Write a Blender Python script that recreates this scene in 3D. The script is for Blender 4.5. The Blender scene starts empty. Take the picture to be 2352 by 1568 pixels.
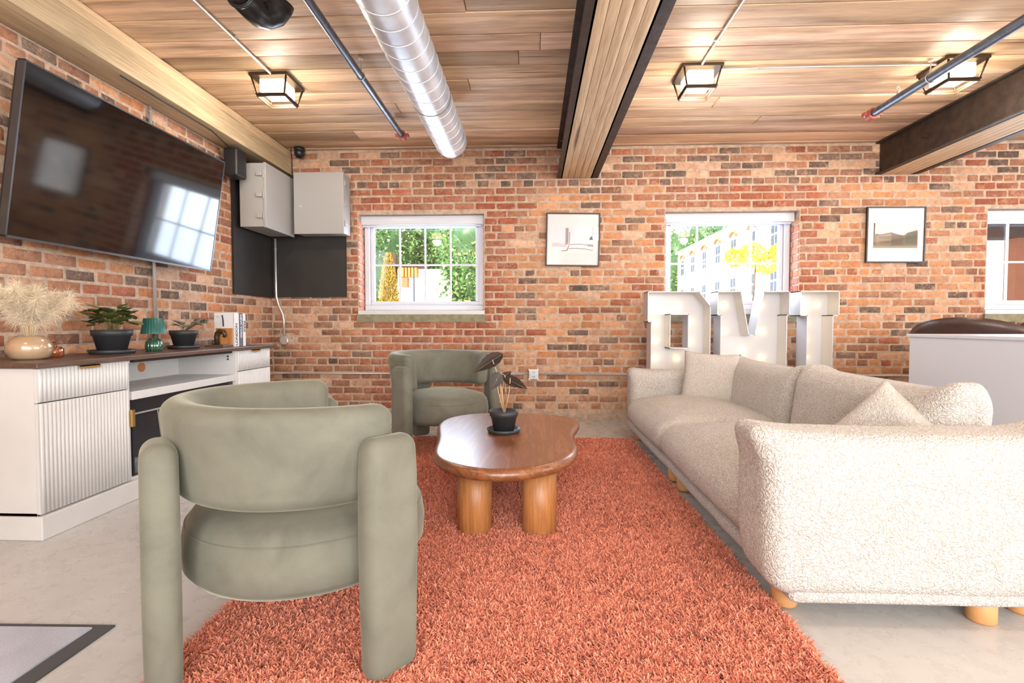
import bpy, bmesh, math, random
import numpy as np
from mathutils import Vector, Matrix, noise as mnoise
from mathutils.geometry import tessellate_polygon
R = math.radians
PI = math.pi
random.seed(7)
rng = np.random.default_rng(7)
SC = bpy.context.scene
COL = SC.collection

# ------------------------------------------------------------------ camera
PITCH, YAW = math.atan(40 / 1150), math.atan(48 / 1150)
cd = bpy.data.cameras.new('camera'); cam = bpy.data.objects.new('camera', cd); COL.objects.link(cam)
cd.sensor_width = 36; cd.lens = 36 * 1150 / 2352; cd.clip_end = 300; cd.clip_start = .05
cam.location = (0, 0, .95); cam.rotation_euler = (PI / 2 - PITCH, 0, YAW)
SC.camera = cam

# ------------------------------------------------------------------ world, sun, daylight, exposure
SC.view_settings.view_transform = 'Standard'
SC.view_settings.look = 'None'
SC.view_settings.gamma = 1
SC.view_settings.use_curve_mapping = False
SC.view_settings.exposure = .47
w = bpy.data.worlds.new('sky'); SC.world = w; w.use_nodes = True
nt = w.node_tree; bg = nt.nodes['Background']
bg.inputs['Color'].default_value = (.80, .90, 1.0, 1); bg.inputs['Strength'].default_value = 2.2
def lamp(name, kind, loc, rot, energy, color=(1, 1, 1), size=1, size_y=None):
    l = bpy.data.lights.new(name, kind); l.energy = energy; l.color = color
    if kind == 'AREA':
        l.shape = 'RECTANGLE'; l.size = size; l.size_y = size_y or size
    if kind == 'SUN': l.angle = R(.6)
    o = bpy.data.objects.new(name, l); COL.objects.link(o); o.location = loc; o.rotation_euler = rot
    return o
lamp('sun', 'SUN', (0, 0, 20), Vector((.50, .62, -.60)).to_track_quat('-Z', 'Y').to_euler(), 8.0, (1, .95, .86))
# daylight lamps added as fill at unseen rear and right windows, and outside real ones
for x in (-.75, .85, 2.45):
    lamp('daylight_fill', 'AREA', (x, -2.42, 1.55), (R(100), 0, 0), 70, (1, .985, .96), 1.35, 1.7)
for y in (-.9, 1.0):
    lamp('daylight_fill', 'AREA', (7.42, y, 1.55), (R(94), 0, R(90)), 120, (.97, .985, 1), 1.5, 1.7)
for x in (-1.1, 1.93, 4.95):
    lamp('daylight_fill', 'AREA', (x, 5.32, 1.58), (R(-90), 0, 0), 26, (.66, .80, 1), 1.1, .8)

# ------------------------------------------------------------------ materials
def lin(c):
    return tuple(((v / 255) / 12.92 if v / 255 <= .04045 else ((v / 255 + .055) / 1.055) ** 2.4) for v in c)
def newmat(name):
    m = bpy.data.materials.new(name); m.use_nodes = True
    t = m.node_tree; b = t.nodes['Principled BSDF']
    return m, t, b
def N(t, kind, **kw):
    n = t.nodes.new(kind)
    for k, v in kw.items():
        if k in n.inputs: n.inputs[k].default_value = v
        else: setattr(n, k, v)
    return n
def L(t, a, b): t.links.new(a, b)
def coords(t, scale=(1, 1, 1), obj=True, rot=(0, 0, 0)):
    tc = N(t, 'ShaderNodeTexCoord'); mp = N(t, 'ShaderNodeMapping'); mp.inputs['Scale'].default_value = scale
    mp.inputs['Rotation'].default_value = rot
    L(t, tc.outputs['Object' if obj else 'Generated'], mp.inputs['Vector']); return mp.outputs['Vector']
def noise(t, vec, scale, detail=3, rough=.5, dist=0):
    n = N(t, 'ShaderNodeTexNoise'); n.inputs['Scale'].default_value = scale; n.inputs['Detail'].default_value = detail
    n.inputs['Roughness'].default_value = rough; n.inputs['Distortion'].default_value = dist
    if vec is not None: L(t, vec, n.inputs['Vector'])
    return n.outputs['Fac']
def ramp(t, fac, stops):
    r = N(t, 'ShaderNodeValToRGB'); e = r.color_ramp.elements
    while len(e) < len(stops): e.new(.5)
    for i, (p, c) in enumerate(stops):
        e[i].position = p; e[i].color = (*c, 1) if len(c) == 3 else c
    L(t, fac, r.inputs['Fac']); return r.outputs['Color']
def mix(t, fac, a, b, mode='MIX'):
    n = N(t, 'ShaderNodeMix', data_type='RGBA', blend_type=mode)
    for s, v in ((n.inputs[0], fac), (n.inputs[6], a), (n.inputs[7], b)):
        if hasattr(v, 'is_linked'): L(t, v, s)
        elif isinstance(v, (int, float)): s.default_value = v
        else: s.default_value = (*v, 1) if len(v) == 3 else v
    return n.outputs[2]
def bump(t, b, h, strength=.3, dist=.01, prev=None):
    n = N(t, 'ShaderNodeBump'); n.inputs['Strength'].default_value = strength; n.inputs['Distance'].default_value = dist
    L(t, h, n.inputs['Height'])
    if prev: L(t, prev, n.inputs['Normal'])
    if b: L(t, n.outputs['Normal'], b.inputs['Normal'])
    return n.outputs['Normal']
def plain(name, c, rough=.5, metal=0, spec=.5, coat=0, emit=None, es=1, var=.0, vs=8, bmp=0, bs=60):
    m, t, b = newmat(name)
    b.inputs['Base Color'].default_value = (*lin(c), 1); b.inputs['Roughness'].default_value = rough
    b.inputs['Metallic'].default_value = metal; b.inputs['Specular IOR Level'].default_value = spec
    b.inputs['Coat Weight'].default_value = coat
    if emit: b.inputs['Emission Color'].default_value = (*lin(emit), 1); b.inputs['Emission Strength'].default_value = es
    v = coords(t)
    if var:
        f = noise(t, v, vs, 4)
        c1 = lin([max(0, x * (1 - var)) for x in c]); c2 = lin([min(255, x * (1 + var)) for x in c])
        L(t, ramp(t, f, [(.3, c1), (.7, c2)]), b.inputs['Base Color'])
    if bmp: bump(t, b, noise(t, v, bs, 4), bmp, .004)
    return m
def brick_mat(name):
    m, t, b = newmat(name)
    at = N(t, 'ShaderNodeAttribute', attribute_name='Col')
    v = coords(t)
    n1 = noise(t, v, 30, 6, .65)                 # in-brick blotches
    nd = noise(t, v, 11, 5, .65)                 # burnt and rubbed patches
    c = mix(t, 1.0, at.outputs['Color'], ramp(t, n1, [(.28, (.62, .60, .58)), (.5, (1, 1, 1)), (.75, (1.22, 1.18, 1.12))]), 'MULTIPLY')
    c = mix(t, ramp(t, nd, [(.50, (0, 0, 0)), (.68, (.5, .5, .5))]), c, lin((146, 106, 86)))
    c = mix(t, ramp(t, noise(t, v, 17, 5, .7), [(.52, (0, 0, 0)), (.70, (.55, .55, .55))]), c, lin((204, 158, 122)))
    n2 = noise(t, v, 2.2, 5, .7)                 # lime bloom
    n3 = noise(t, v, 70, 4, .6)
    mm = N(t, 'ShaderNodeMath', operation='MULTIPLY'); L(t, ramp(t, n2, [(.44, (.12, .12, .12)), (.68, (1, 1, 1))]), mm.inputs[0])
    L(t, ramp(t, n3, [(.35, (.12, .12, .12)), (.62, (1, 1, 1))]), mm.inputs[1])
    m2 = N(t, 'ShaderNodeMath', operation='MULTIPLY'); L(t, mm.outputs[0], m2.inputs[0]); m2.inputs[1].default_value = .55
    c = mix(t, m2.outputs[0], c, lin((190, 158, 134)))
    sp = noise(t, v, 210, 2)                     # specks
    c = mix(t, ramp(t, sp, [(.70, (0, 0, 0)), (.74, (1, 1, 1))]), c, lin((225, 205, 185)))
    L(t, c, b.inputs['Base Color']); b.inputs['Roughness'].default_value = .88; b.inputs['Specular IOR Level'].default_value = .25
    n = bump(t, None, n3, .5, .006); bump(t, b, noise(t, v, 300, 3), .3, .002, n)
    return m
def wood_mat(name, dark, mid, light, scale=(1, 9, 9), attr=False, rough=.55, knots=True, grain=1.0, coat=0, rings=4.5):
    m, t, b = newmat(name)
    v = coords(t, scale)
    if attr:                                      # every board its own place in the log
        at = N(t, 'ShaderNodeAttribute', attribute_name='Col')
        ad = N(t, 'ShaderNodeVectorMath', operation='MULTIPLY_ADD'); L(t, at.outputs['Color'], ad.inputs[0])
        ad.inputs[1].default_value = (37, 53, 71); L(t, v, ad.inputs[2]); v = ad.outputs[0]
    n1 = noise(t, v, 1.0, 5, .55, .6)
    wv = N(t, 'ShaderNodeMath', operation='MULTIPLY'); L(t, n1, wv.inputs[0]); wv.inputs[1].default_value = rings * 6.28
    sn = N(t, 'ShaderNodeMath', operation='SINE'); L(t, wv.outputs[0], sn.inputs[0])
    g = ramp(t, sn.outputs[0], [(.0, dark), (.45, mid), (1.0, light)])
    fine = noise(t, v, 9, 6, .7)
    c = mix(t, .55 * grain, mix(t, .5, mid, light), g)
    c = mix(t, .6 if not (attr or coat) else .3, c, ramp(t, fine, [(.3, tuple(x * .62 for x in mid)), (.62, light)]), 'MIX')
    if knots:
        vo = N(t, 'ShaderNodeTexVoronoi'); vo.inputs['Scale'].default_value = .9; L(t, v, vo.inputs['Vector'])
        c = mix(t, ramp(t, vo.outputs['Distance'], [(.05, (.85, .85, .85)), (.13, (0, 0, 0))]), c, tuple(x * .35 for x in dark))
    if attr:
        at2 = N(t, 'ShaderNodeAttribute', attribute_name='Tone')
        c = mix(t, 1.0, c, at2.outputs['Color'], 'MULTIPLY')
        st = noise(t, coords(t, (.5, 5, 5)), 1.3, 5, .7)
        c = mix(t, ramp(t, st, [(.46, (0, 0, 0)), (.70, (.8, .8, .8))]), c, lin((124, 92, 66)))
    L(t, c, b.inputs['Base Color']); b.inputs['Roughness'].default_value = rough; b.inputs['Coat Weight'].default_value = coat
    b.inputs['Coat Roughness'].default_value = .25
    bump(t, b, fine, .15, .003)
    return m
def fabric_mat(name, c1, c2, scale=150, strength=.6, sheen=.3, big=9):
    m, t, b = newmat(name); v = coords(t)
    vo = N(t, 'ShaderNodeTexVoronoi'); vo.inputs['Scale'].default_value = scale
    nn = N(t, 'ShaderNodeTexNoise'); nn.inputs['Scale'].default_value = scale * .35; L(t, v, nn.inputs['Vector'])
    mv = N(t, 'ShaderNodeVectorMath', operation='MULTIPLY_ADD'); L(t, nn.outputs['Color'], mv.inputs[0]); mv.inputs[1].default_value = (.03, .03, .03); L(t, v, mv.inputs[2])
    L(t, mv.outputs[0], vo.inputs['Vector'])
    h = vo.outputs['Distance']
    c = ramp(t, h, [(.15, lin(c1)), (.75, lin(c2))])
    c = mix(t, ramp(t, noise(t, v, big, 3), [(.35, (0, 0, 0)), (.7, (.35, .35, .35))]), c, lin([x * .93 for x in c1]))
    L(t, c, b.inputs['Base Color']); b.inputs['Roughness'].default_value = .95; b.inputs['Sheen Weight'].default_value = sheen
    b.inputs['Specular IOR Level'].default_value = .15
    iv = N(t, 'ShaderNodeMath', operation='SUBTRACT'); iv.inputs[0].default_value = 1; L(t, h, iv.inputs[1])
    bump(t, b, iv.outputs[0], strength, .006)
    return m
def velvet_mat(name, c):
    m, t, b = newmat(name); v = coords(t)
    f = noise(t, v, 5, 5, .6, .4)
    L(t, ramp(t, f, [(.3, lin([x * .87 for x in c])), (.5, lin(c)), (.72, lin([x * 1.09 for x in c]))]), b.inputs['Base Color'])
    b.inputs['Roughness'].default_value = .8; b.inputs['Sheen Weight'].default_value = .35; b.inputs['Sheen Roughness'].default_value = .35
    b.inputs['Sheen Tint'].default_value = (*lin((225, 226, 205)), 1); b.inputs['Specular IOR Level'].default_value = .2
    bump(t, b, noise(t, coords(t, (260, 260, 120)), 1, 2), .12, .001)
    return m
def pane_mat(name, tint=(1, 1, 1), rough=0.0):
    m, t, b = newmat(name); t.nodes.remove(b); out = t.nodes['Material Output']
    tr = N(t, 'ShaderNodeBsdfTransparent'); tr.inputs['Color'].default_value = (*tint, 1)
    gl = N(t, 'ShaderNodeBsdfGlossy'); gl.inputs['Roughness'].default_value = rough
    ge = N(t, 'ShaderNodeNewGeometry'); dt = N(t, 'ShaderNodeVectorMath', operation='DOT_PRODUCT'); L(t, ge.outputs['Normal'], dt.inputs[0]); L(t, ge.outputs['Incoming'], dt.inputs[1])
    ab = N(t, 'ShaderNodeMath', operation='ABSOLUTE'); L(t, dt.outputs['Value'], ab.inputs[0]); iv = N(t, 'ShaderNodeMath', operation='SUBTRACT'); iv.inputs[0].default_value = 1; L(t, ab.outputs[0], iv.inputs[1])
    pw = N(t, 'ShaderNodeMath', operation='POWER'); L(t, iv.outputs[0], pw.inputs[0]); pw.inputs[1].default_value = 5
    fr = N(t, 'ShaderNodeMath', operation='MULTIPLY_ADD'); L(t, pw.outputs[0], fr.inputs[0]); fr.inputs[1].default_value = .96; fr.inputs[2].default_value = .04; fr.use_clamp = True
    mx = N(t, 'ShaderNodeMixShader'); L(t, fr.outputs[0], mx.inputs[0]); L(t, tr.outputs[0], mx.inputs[1]); L(t, gl.outputs[0], mx.inputs[2])
    L(t, mx.outputs[0], out.inputs['Surface']); return m
def vcol_mat(name, rough=.6, spec=.3, tr=0, sheen=0):
    m, t, b = newmat(name); at = N(t, 'ShaderNodeAttribute', attribute_name='Col')
    L(t, at.outputs['Color'], b.inputs['Base Color']); b.inputs['Roughness'].default_value = rough
    b.inputs['Specular IOR Level'].default_value = spec; b.inputs['Sheen Weight'].default_value = sheen
    return m
def concrete_mat():
    m, t, b = newmat('polished_concrete'); v = coords(t)
    f = noise(t, v, 1.3, 6, .6, .5); f2 = noise(t, v, 14, 5, .6)
    c = ramp(t, f, [(.3, lin((178, 175, 172))), (.7, lin((192, 190, 188)))])
    c = mix(t, .18, c, ramp(t, f2, [(.3, lin((170, 163, 156))), (.7, lin((214, 210, 205)))]))
    L(t, c, b.inputs['Base Color']); L(t, ramp(t, f2, [(.3, (.22,) * 3), (.7, (.36,) * 3)]), b.inputs['Roughness'])
    b.inputs['Specular IOR Level'].default_value = .4
    return m
MT = dict(
    brick=brick_mat('old_brick'),
    mortar=plain('lime_mortar', (178, 154, 134), .95, var=.10, vs=25, bmp=.6, bs=90),
    ceil=wood_mat('ceiling_boards', lin((160, 122, 88)), lin((206, 168, 128)), lin((236, 208, 174)), (.6, 14, 14), attr=True, rings=2.0, grain=.75),
    beam=wood_mat('laminated_timber', lin((166, 130, 92)), lin((210, 176, 134)), lin((236, 210, 172)), (8, .4, 8), rings=2.5, rough=.6, grain=.8),
    beamgrey=wood_mat('weathered_timber', lin((136, 116, 88)), lin((186, 164, 130)), lin((218, 194, 156)), (12, .4, 12), rings=3.5, rough=.65),
    steel=plain('dark_steel', (72, 60, 52), .55, .6, var=.15, vs=14, bmp=.1),
    floor=concrete_mat(),
    white=plain('white_paint', (204, 202, 200), .45, var=.01),
    vinyl=plain('white_vinyl', (200, 201, 208), .35),
    plaster=plain('off_white_plaster', (225, 220, 214), .9, var=.03),
    stone=plain('sill_stone', (132, 126, 102), .9, var=.12, vs=18, bmp=.5, bs=40),
    velvet=velvet_mat('sage_velvet', (110, 109, 97)),
    blackleg=plain('black_stain', (22, 19, 18), .6),
    boucle=fabric_mat('cream_boucle', (226, 222, 217), (176, 168, 160), 150, .9, .1),
    boucle2=fabric_mat('cream_boucle_cushion', (222, 217, 210), (184, 175, 166), 180, .7, .1),
    oak=wood_mat('walnut_tabletop', lin((74, 38, 20)), lin((124, 72, 42)), lin((156, 98, 60)), (13, 1.0, 13), rings=6.0, rough=.33, knots=False, coat=.5, grain=.9),
    leg=wood_mat('honey_wood_leg', lin((140, 84, 42)), lin((172, 110, 60)), lin((196, 134, 80)), (10, 10, .8), rings=3, rough=.4, knots=False),
    sofaleg=plain('pale_oak', (205, 150, 96), .5, var=.06),
    walnut=wood_mat('dark_walnut_top', lin((52, 36, 28)), lin((82, 60, 48)), lin((104, 80, 66)), (18, 1.2, 18), rings=4, rough=.4, knots=False),
    brass=plain('brushed_brass', (214, 176, 104), .35, .9),
    black=plain('black_plastic', (28, 28, 30), .45),
    pot=plain('black_grow_pot', (46, 47, 50), .5, bmp=.05),
    soil=plain('potting_soil', (48, 36, 30), .95, var=.3, vs=60, bmp=1, bs=70),
    screen=plain('glass_screen', (5, 5, 6), .07, spec=.9),
    silver=plain('silver_bezel', (92, 94, 98), .3, .8),
    enclosure=plain('grey_enamel', (158, 155, 152), .42),
    board=plain('black_backboard', (38, 34, 31), .6, var=.15, vs=6),
    galv=plain('galvanised_conduit', (196, 192, 188), .35, .5),
    pipe=plain('black_sprinkler_pipe', (96, 104, 116), .32, .6, var=.12, vs=25),
    abs=plain('black_drain_pipe', (32, 33, 35), .3),
    red=plain('red_primer', (168, 82, 66), .5),
    bronze=plain('bronze_fixture', (74, 58, 44), .45, .5),
    lampglass=plain('lit_frosted_glass', (255, 240, 215), .3, emit=(255, 226, 178), es=5.5),
    bulb=plain('lit_bulb', (255, 244, 215), .3, emit=(255, 214, 130), es=7),
    letter=plain('white_letter_sheet', (204, 203, 206), .4),
    paper=plain('white_paper', (214, 212, 212), .8),
    greyspine=plain('grey_cloth_spine', (98, 96, 108), .7),
    ink=plain('black_ink', (30, 28, 30), .7),
    frame=plain('black_picture_frame', (44, 36, 32), .4),
    print_=vcol_mat('printed_photo', .7),
    leaf=vcol_mat('leaf', .45, .4),
    leather=plain('brown_leather', (72, 52, 46), .38, var=.08, vs=30),
    desk=plain('white_laminate', (206, 208, 216), .35),
    mat_=plain('grey_mat', (176, 180, 192), .95, var=.06, vs=5, bmp=.6, bs=250),
    matedge=plain('dark_rubber_edge', (72, 72, 74), .7),
    rug=vcol_mat('rust_pile', .9, .1, sheen=.2),
    rugbase=plain('rug_backing', (140, 62, 40), .95),
    pampas=vcol_mat('pampas_fluff', .9, .1, sheen=.3),
    vase=plain('champagne_glaze', (184, 156, 126), .16, .25, coat=.6, var=.08, vs=10),
    amber=plain('amber_glass', (156, 84, 36), .1, .35, coat=.8),
    shade=plain('teal_shade', (38, 92, 86), .4),
    glassgreen=plain('green_glass', (52, 92, 70), .06, .3, coat=1),
    fire=plain('fireplace_black', (38, 40, 45), .22, spec=.7),
    marble=plain('fireplace_bed', (78, 80, 84), .3, var=.6, vs=22),
    pane=pane_mat('window_glass'),
    stem=plain('pale_stem', (198, 166, 128), .6),
    grass=plain('mown_grass', (120, 150, 62), .95, var=.2, vs=3),
    gravel=plain('pale_gravel', (170, 166, 156), .95, var=.08, vs=6),
    facade=plain('white_painted_brick', (235, 228, 218), .8, var=.03),
    arch=plain('brick_arch', (198, 128, 84), .85),
    darkglass=plain('dark_window_glass', (52, 66, 82), .2),
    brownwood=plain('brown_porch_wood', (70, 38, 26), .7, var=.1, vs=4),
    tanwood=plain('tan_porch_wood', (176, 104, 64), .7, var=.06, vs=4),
    orange=plain('orange_slat', (214, 130, 60), .7),
    bark=plain('bark', (92, 76, 62), .95, var=.2, vs=10),
)
def duct_mat():
    m, t, b = newmat('galvanised_duct')
    b.inputs['Metallic'].default_value = .45; v = coords(t)
    L(t, ramp(t, noise(t, v, 7, 4), [(.3, lin((196, 200, 208))), (.7, lin((232, 235, 240)))]), b.inputs['Base Color'])
    L(t, ramp(t, noise(t, v, 16, 3), [(.3, (.30,) * 3), (.7, (.40,) * 3)]), b.inputs['Roughness'])
    return m
MT['duct'] = duct_mat()

# ------------------------------------------------------------------ mesh helpers
def rbox_raw(size, r, mid=(2, 2, 2), k=4):
    h = [s / 2 for s in size]; r = min(r, *(x * .999 for x in h))
    ax = []
    for a in range(3):
        i0 = h[a] - r
        c = [-(i0 + r * math.tan(PI / 4 * (k - i) / k)) for i in range(k + 1)]
        m = [-i0 + 2 * i0 * i / mid[a] for i in range(1, mid[a])]
        ax.append(c + m + [-x for x in reversed(c)])
    ax = [sorted(set(round(x, 7) for x in c)) for c in ax]
    idx = {}; V = []; F = []
    def vid(i, j, l):
        key = (i, j, l)
        if key not in idx:
            p = [ax[0][i], ax[1][j], ax[2][l]]
            q = [max(-(h[a] - r), min(h[a] - r, p[a])) for a in range(3)]
            d = [p[a] - q[a] for a in range(3)]; n = math.sqrt(sum(x * x for x in d)) or 1
            idx[key] = len(V); V.append(tuple(q[a] + d[a] / n * r for a in range(3)))
        return idx[key]
    n = [len(c) - 1 for c in ax]
    for i in range(n[0]):
        for j in range(n[1]):
            F.append((vid(i, j, 0), vid(i, j + 1, 0), vid(i + 1, j + 1, 0), vid(i + 1, j, 0)))
            F.append((vid(i, j, n[2]), vid(i + 1, j, n[2]), vid(i + 1, j + 1, n[2]), vid(i, j + 1, n[2])))
    for i in range(n[0]):
        for l in range(n[2]):
            F.append((vid(i, 0, l), vid(i + 1, 0, l), vid(i + 1, 0, l + 1), vid(i, 0, l + 1)))
            F.append((vid(i, n[1], l), vid(i, n[1], l + 1), vid(i + 1, n[1], l + 1), vid(i + 1, n[1], l)))
    for j in range(n[1]):
        for l in range(n[2]):
            F.append((vid(0, j, l), vid(0, j, l + 1), vid(0, j + 1, l + 1), vid(0, j + 1, l)))
            F.append((vid(n[0], j, l), vid(n[0], j + 1, l), vid(n[0], j + 1, l + 1), vid(n[0], j, l + 1)))
    return V, F
class MB:
    def __init__(s): s.v = []; s.f = []; s.sm = []; s.c = []; s.mi = []; s.cur = 0
    def add(s, V, F, smooth=False, M=None, col=None, warp=None):
        o = len(s.v)
        for p in V:
            p = Vector(p)
            if warp: p = Vector(warp(p))
            if M is not None: p = M @ p
            s.v.append(tuple(p))
        for f in F:
            s.f.append(tuple(o + i for i in f)); s.sm.append(smooth); s.c.append(col or (1, 1, 1)); s.mi.append(s.cur)
        return s
    def box(s, x0, x1, y0, y1, z0, z1, M=None, col=None):
        x0, x1 = min(x0, x1), max(x0, x1); y0, y1 = min(y0, y1), max(y0, y1); z0, z1 = min(z0, z1), max(z0, z1)
        V = [(x, y, z) for x in (x0, x1) for y in (y0, y1) for z in (z0, z1)]
        F = [(0, 1, 3, 2), (4, 6, 7, 5), (0, 4, 5, 1), (2, 3, 7, 6), (0, 2, 6, 4), (1, 5, 7, 3)]
        return s.add(V, F, False, M, col)
    def rbox(s, size, r, c=(0, 0, 0), mid=(2, 2, 2), k=4, M=None, warp=None, col=None):
        V, F = rbox_raw(size, r, mid, k); T = Matrix.Translation(c)
        return s.add(V, F, True, (T @ M) if M is not None else T, col, warp)
    def rb(s, x0, x1, y0, y1, z0, z1, r=.004, k=2, col=None):
        return s.rbox((x1 - x0, y1 - y0, z1 - z0), r, ((x0 + x1) / 2, (y0 + y1) / 2, (z0 + z1) / 2), (1, 1, 1), k, col=col)
    def lathe(s, prof, c=(0, 0, 0), seg=32, smooth=True, M=None, flute=0, nfl=0, col=None):
        V = []; F = []; n = len(prof)
        for i in range(seg):
            a = 2 * PI * i / seg; fl = 1 + flute * math.cos(nfl * a)
            for r, z in prof: V.append((r * fl * math.cos(a), r * fl * math.sin(a), z))
        for i in range(seg):
            j = (i + 1) % seg
            for q in range(n - 1): F.append((i * n + q, j * n + q, j * n + q + 1, i * n + q + 1))
        T = Matrix.Translation(c)
        return s.add(V, F, smooth, (T @ M) if M is not None else T, col)
    def cyl(s, p0, p1, r, r2=None, seg=20, smooth=True, cap=True, col=None):
        p0 = Vector(p0); p1 = Vector(p1); r2 = r if r2 is None else r2; d = p1 - p0
        q = d.to_track_quat('Z', 'Y').to_matrix().to_4x4(); M = Matrix.Translation(p0) @ q; h = d.length
        s.lathe([(r, 0), (r2, h)], seg=seg, smooth=smooth, M=M, col=col)
        if cap:
            V = [(r * math.cos(2 * PI * i / seg), r * math.sin(2 * PI * i / seg), 0) for i in range(seg)]
            s.add(V, [tuple(reversed(range(seg)))], False, M, col)
            V = [(r2 * math.cos(2 * PI * i / seg), r2 * math.sin(2 * PI * i / seg), h) for i in range(seg)]
            s.add(V, [tuple(range(seg))], False, M, col)
        return s
    def tube(s, pts, r, seg=10, col=None):
        pts = [Vector(p) for p in pts]; V = []; F = []; n = len(pts); rr = r if isinstance(r, (list, tuple)) else [r] * n
        up = Vector((0, 0, 1))
        prev = None
        for i, p in enumerate(pts):
            d = (pts[min(i + 1, n - 1)] - pts[max(i - 1, 0)]).normalized()
            if prev is None: a = d.cross(up if abs(d.z) < .95 else Vector((1, 0, 0))).normalized()
            else: a = (prev - d * prev.dot(d)).normalized()
            prev = a; b = d.cross(a)
            for k in range(seg):
                t = 2 * PI * k / seg; V.append(tuple(p + (a * math.cos(t) + b * math.sin(t)) * rr[i]))
        for i in range(n - 1):
            for k in range(seg):
                k2 = (k + 1) % seg; F.append((i * seg + k, i * seg + k2, (i + 1) * seg + k2, (i + 1) * seg + k))
        F.append(tuple(range(seg))); F.append(tuple((n - 1) * seg + k for k in reversed(range(seg))))
        return s.add(V, F, True, None, col)
    def prism(s, poly, z0, z1, M=None, holes=(), col=None, smooth=False):
        loops = [list(poly)] + [list(h) for h in holes]; V = []; F = []
        flat = [p for l in loops for p in l]; n = len(flat)
        tris = tessellate_polygon([[Vector((p[0], p[1], 0)) for p in l] for l in loops])
        s.add([(p[0], p[1], z1) for p in flat], [tuple(t) for t in tris], False, M, col)
        s.add([(p[0], p[1], z0) for p in flat], [tuple(reversed(t)) for t in tris], False, M, col)
        for l in loops:
            m = len(l)
            s.add([(p[0], p[1], z) for z in (z0, z1) for p in l], [(i, (i + 1) % m, m + (i + 1) % m, m + i) for i in range(m)], smooth, M, col)
        return s
    def torus(s, c, Rr, r, M=None, seg=28, sg=8, col=None):
        V = []; F = []
        for i in range(seg):
            a = 2 * PI * i / seg
            for k in range(sg):
                b = 2 * PI * k / sg; V.append(((Rr + r * math.cos(b)) * math.cos(a), (Rr + r * math.cos(b)) * math.sin(a), r * math.sin(b)))
        for i in range(seg):
            for k in range(sg): F.append((i * sg + k, ((i + 1) % seg) * sg + k, ((i + 1) % seg) * sg + (k + 1) % sg, i * sg + (k + 1) % sg))
        T = Matrix.Translation(c)
        return s.add(V, F, True, (T @ M) if M is not None else T, col)
    def build(s, name, mat, parent=None, label=None, cat=None, group=None, kind=None, loc=None, colname=None):
        me = bpy.data.meshes.new(name); me.from_pydata(s.v, [], s.f)
        for m in (mat if isinstance(mat, (list, tuple)) else [mat]): me.materials.append(m)
        me.polygons.foreach_set('use_smooth', s.sm); me.polygons.foreach_set('material_index', s.mi)
        if colname:
            at = me.attributes.new(colname, 'FLOAT_COLOR', 'CORNER'); arr = []
            for f, c in zip(s.f, s.c): arr += [c[0], c[1], c[2], 1.0] * len(f)
            at.data.foreach_set('color', arr)
        me.update()
        bm = bmesh.new(); bm.from_mesh(me); bmesh.ops.recalc_face_normals(bm, faces=bm.faces); bm.to_mesh(me); bm.free()
        return link(name, me, parent, label, cat, group, kind, loc)
def link(name, data, parent=None, label=None, cat=None, group=None, kind=None, loc=None):
    o = bpy.data.objects.new(name, data); COL.objects.link(o)
    if parent: o.parent = parent
    if loc: o.location = loc
    for k, v in (('label', label), ('category', cat), ('group', group), ('kind', kind)):
        if v: o[k] = v
    return o
def thing(name, loc, label, cat, group=None, rz=0):
    o = link(name, None, None, label, cat, group, None, loc); o.rotation_euler = (0, 0, rz); o.empty_display_size = .1
    return o
def copy_tree(o, parent=None):
    c = o.copy(); COL.objects.link(c); c.parent = parent
    for ch in list(o.children): copy_tree(ch, c)
    return c
def bevel(o, wd=.003, seg=2):
    m = o.modifiers.new('bevel', 'BEVEL'); m.width = wd; m.segments = seg; m.limit_method = 'ANGLE'; m.angle_limit = R(40)
    return o
def pix(px, py, Y):                                  # a point of the photographed place, from its sight line and its distance
    f = Vector((-math.sin(YAW) * math.cos(PITCH), math.cos(YAW) * math.cos(PITCH), -math.sin(PITCH)))
    r = Vector((math.cos(YAW), math.sin(YAW), 0)); u = r.cross(f)
    d = f + r * (px - 1176) / 1150 - u * (py - 784) / 1150
    return Vector((0, 0, .95)) + d * (Y / d.y)

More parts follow.
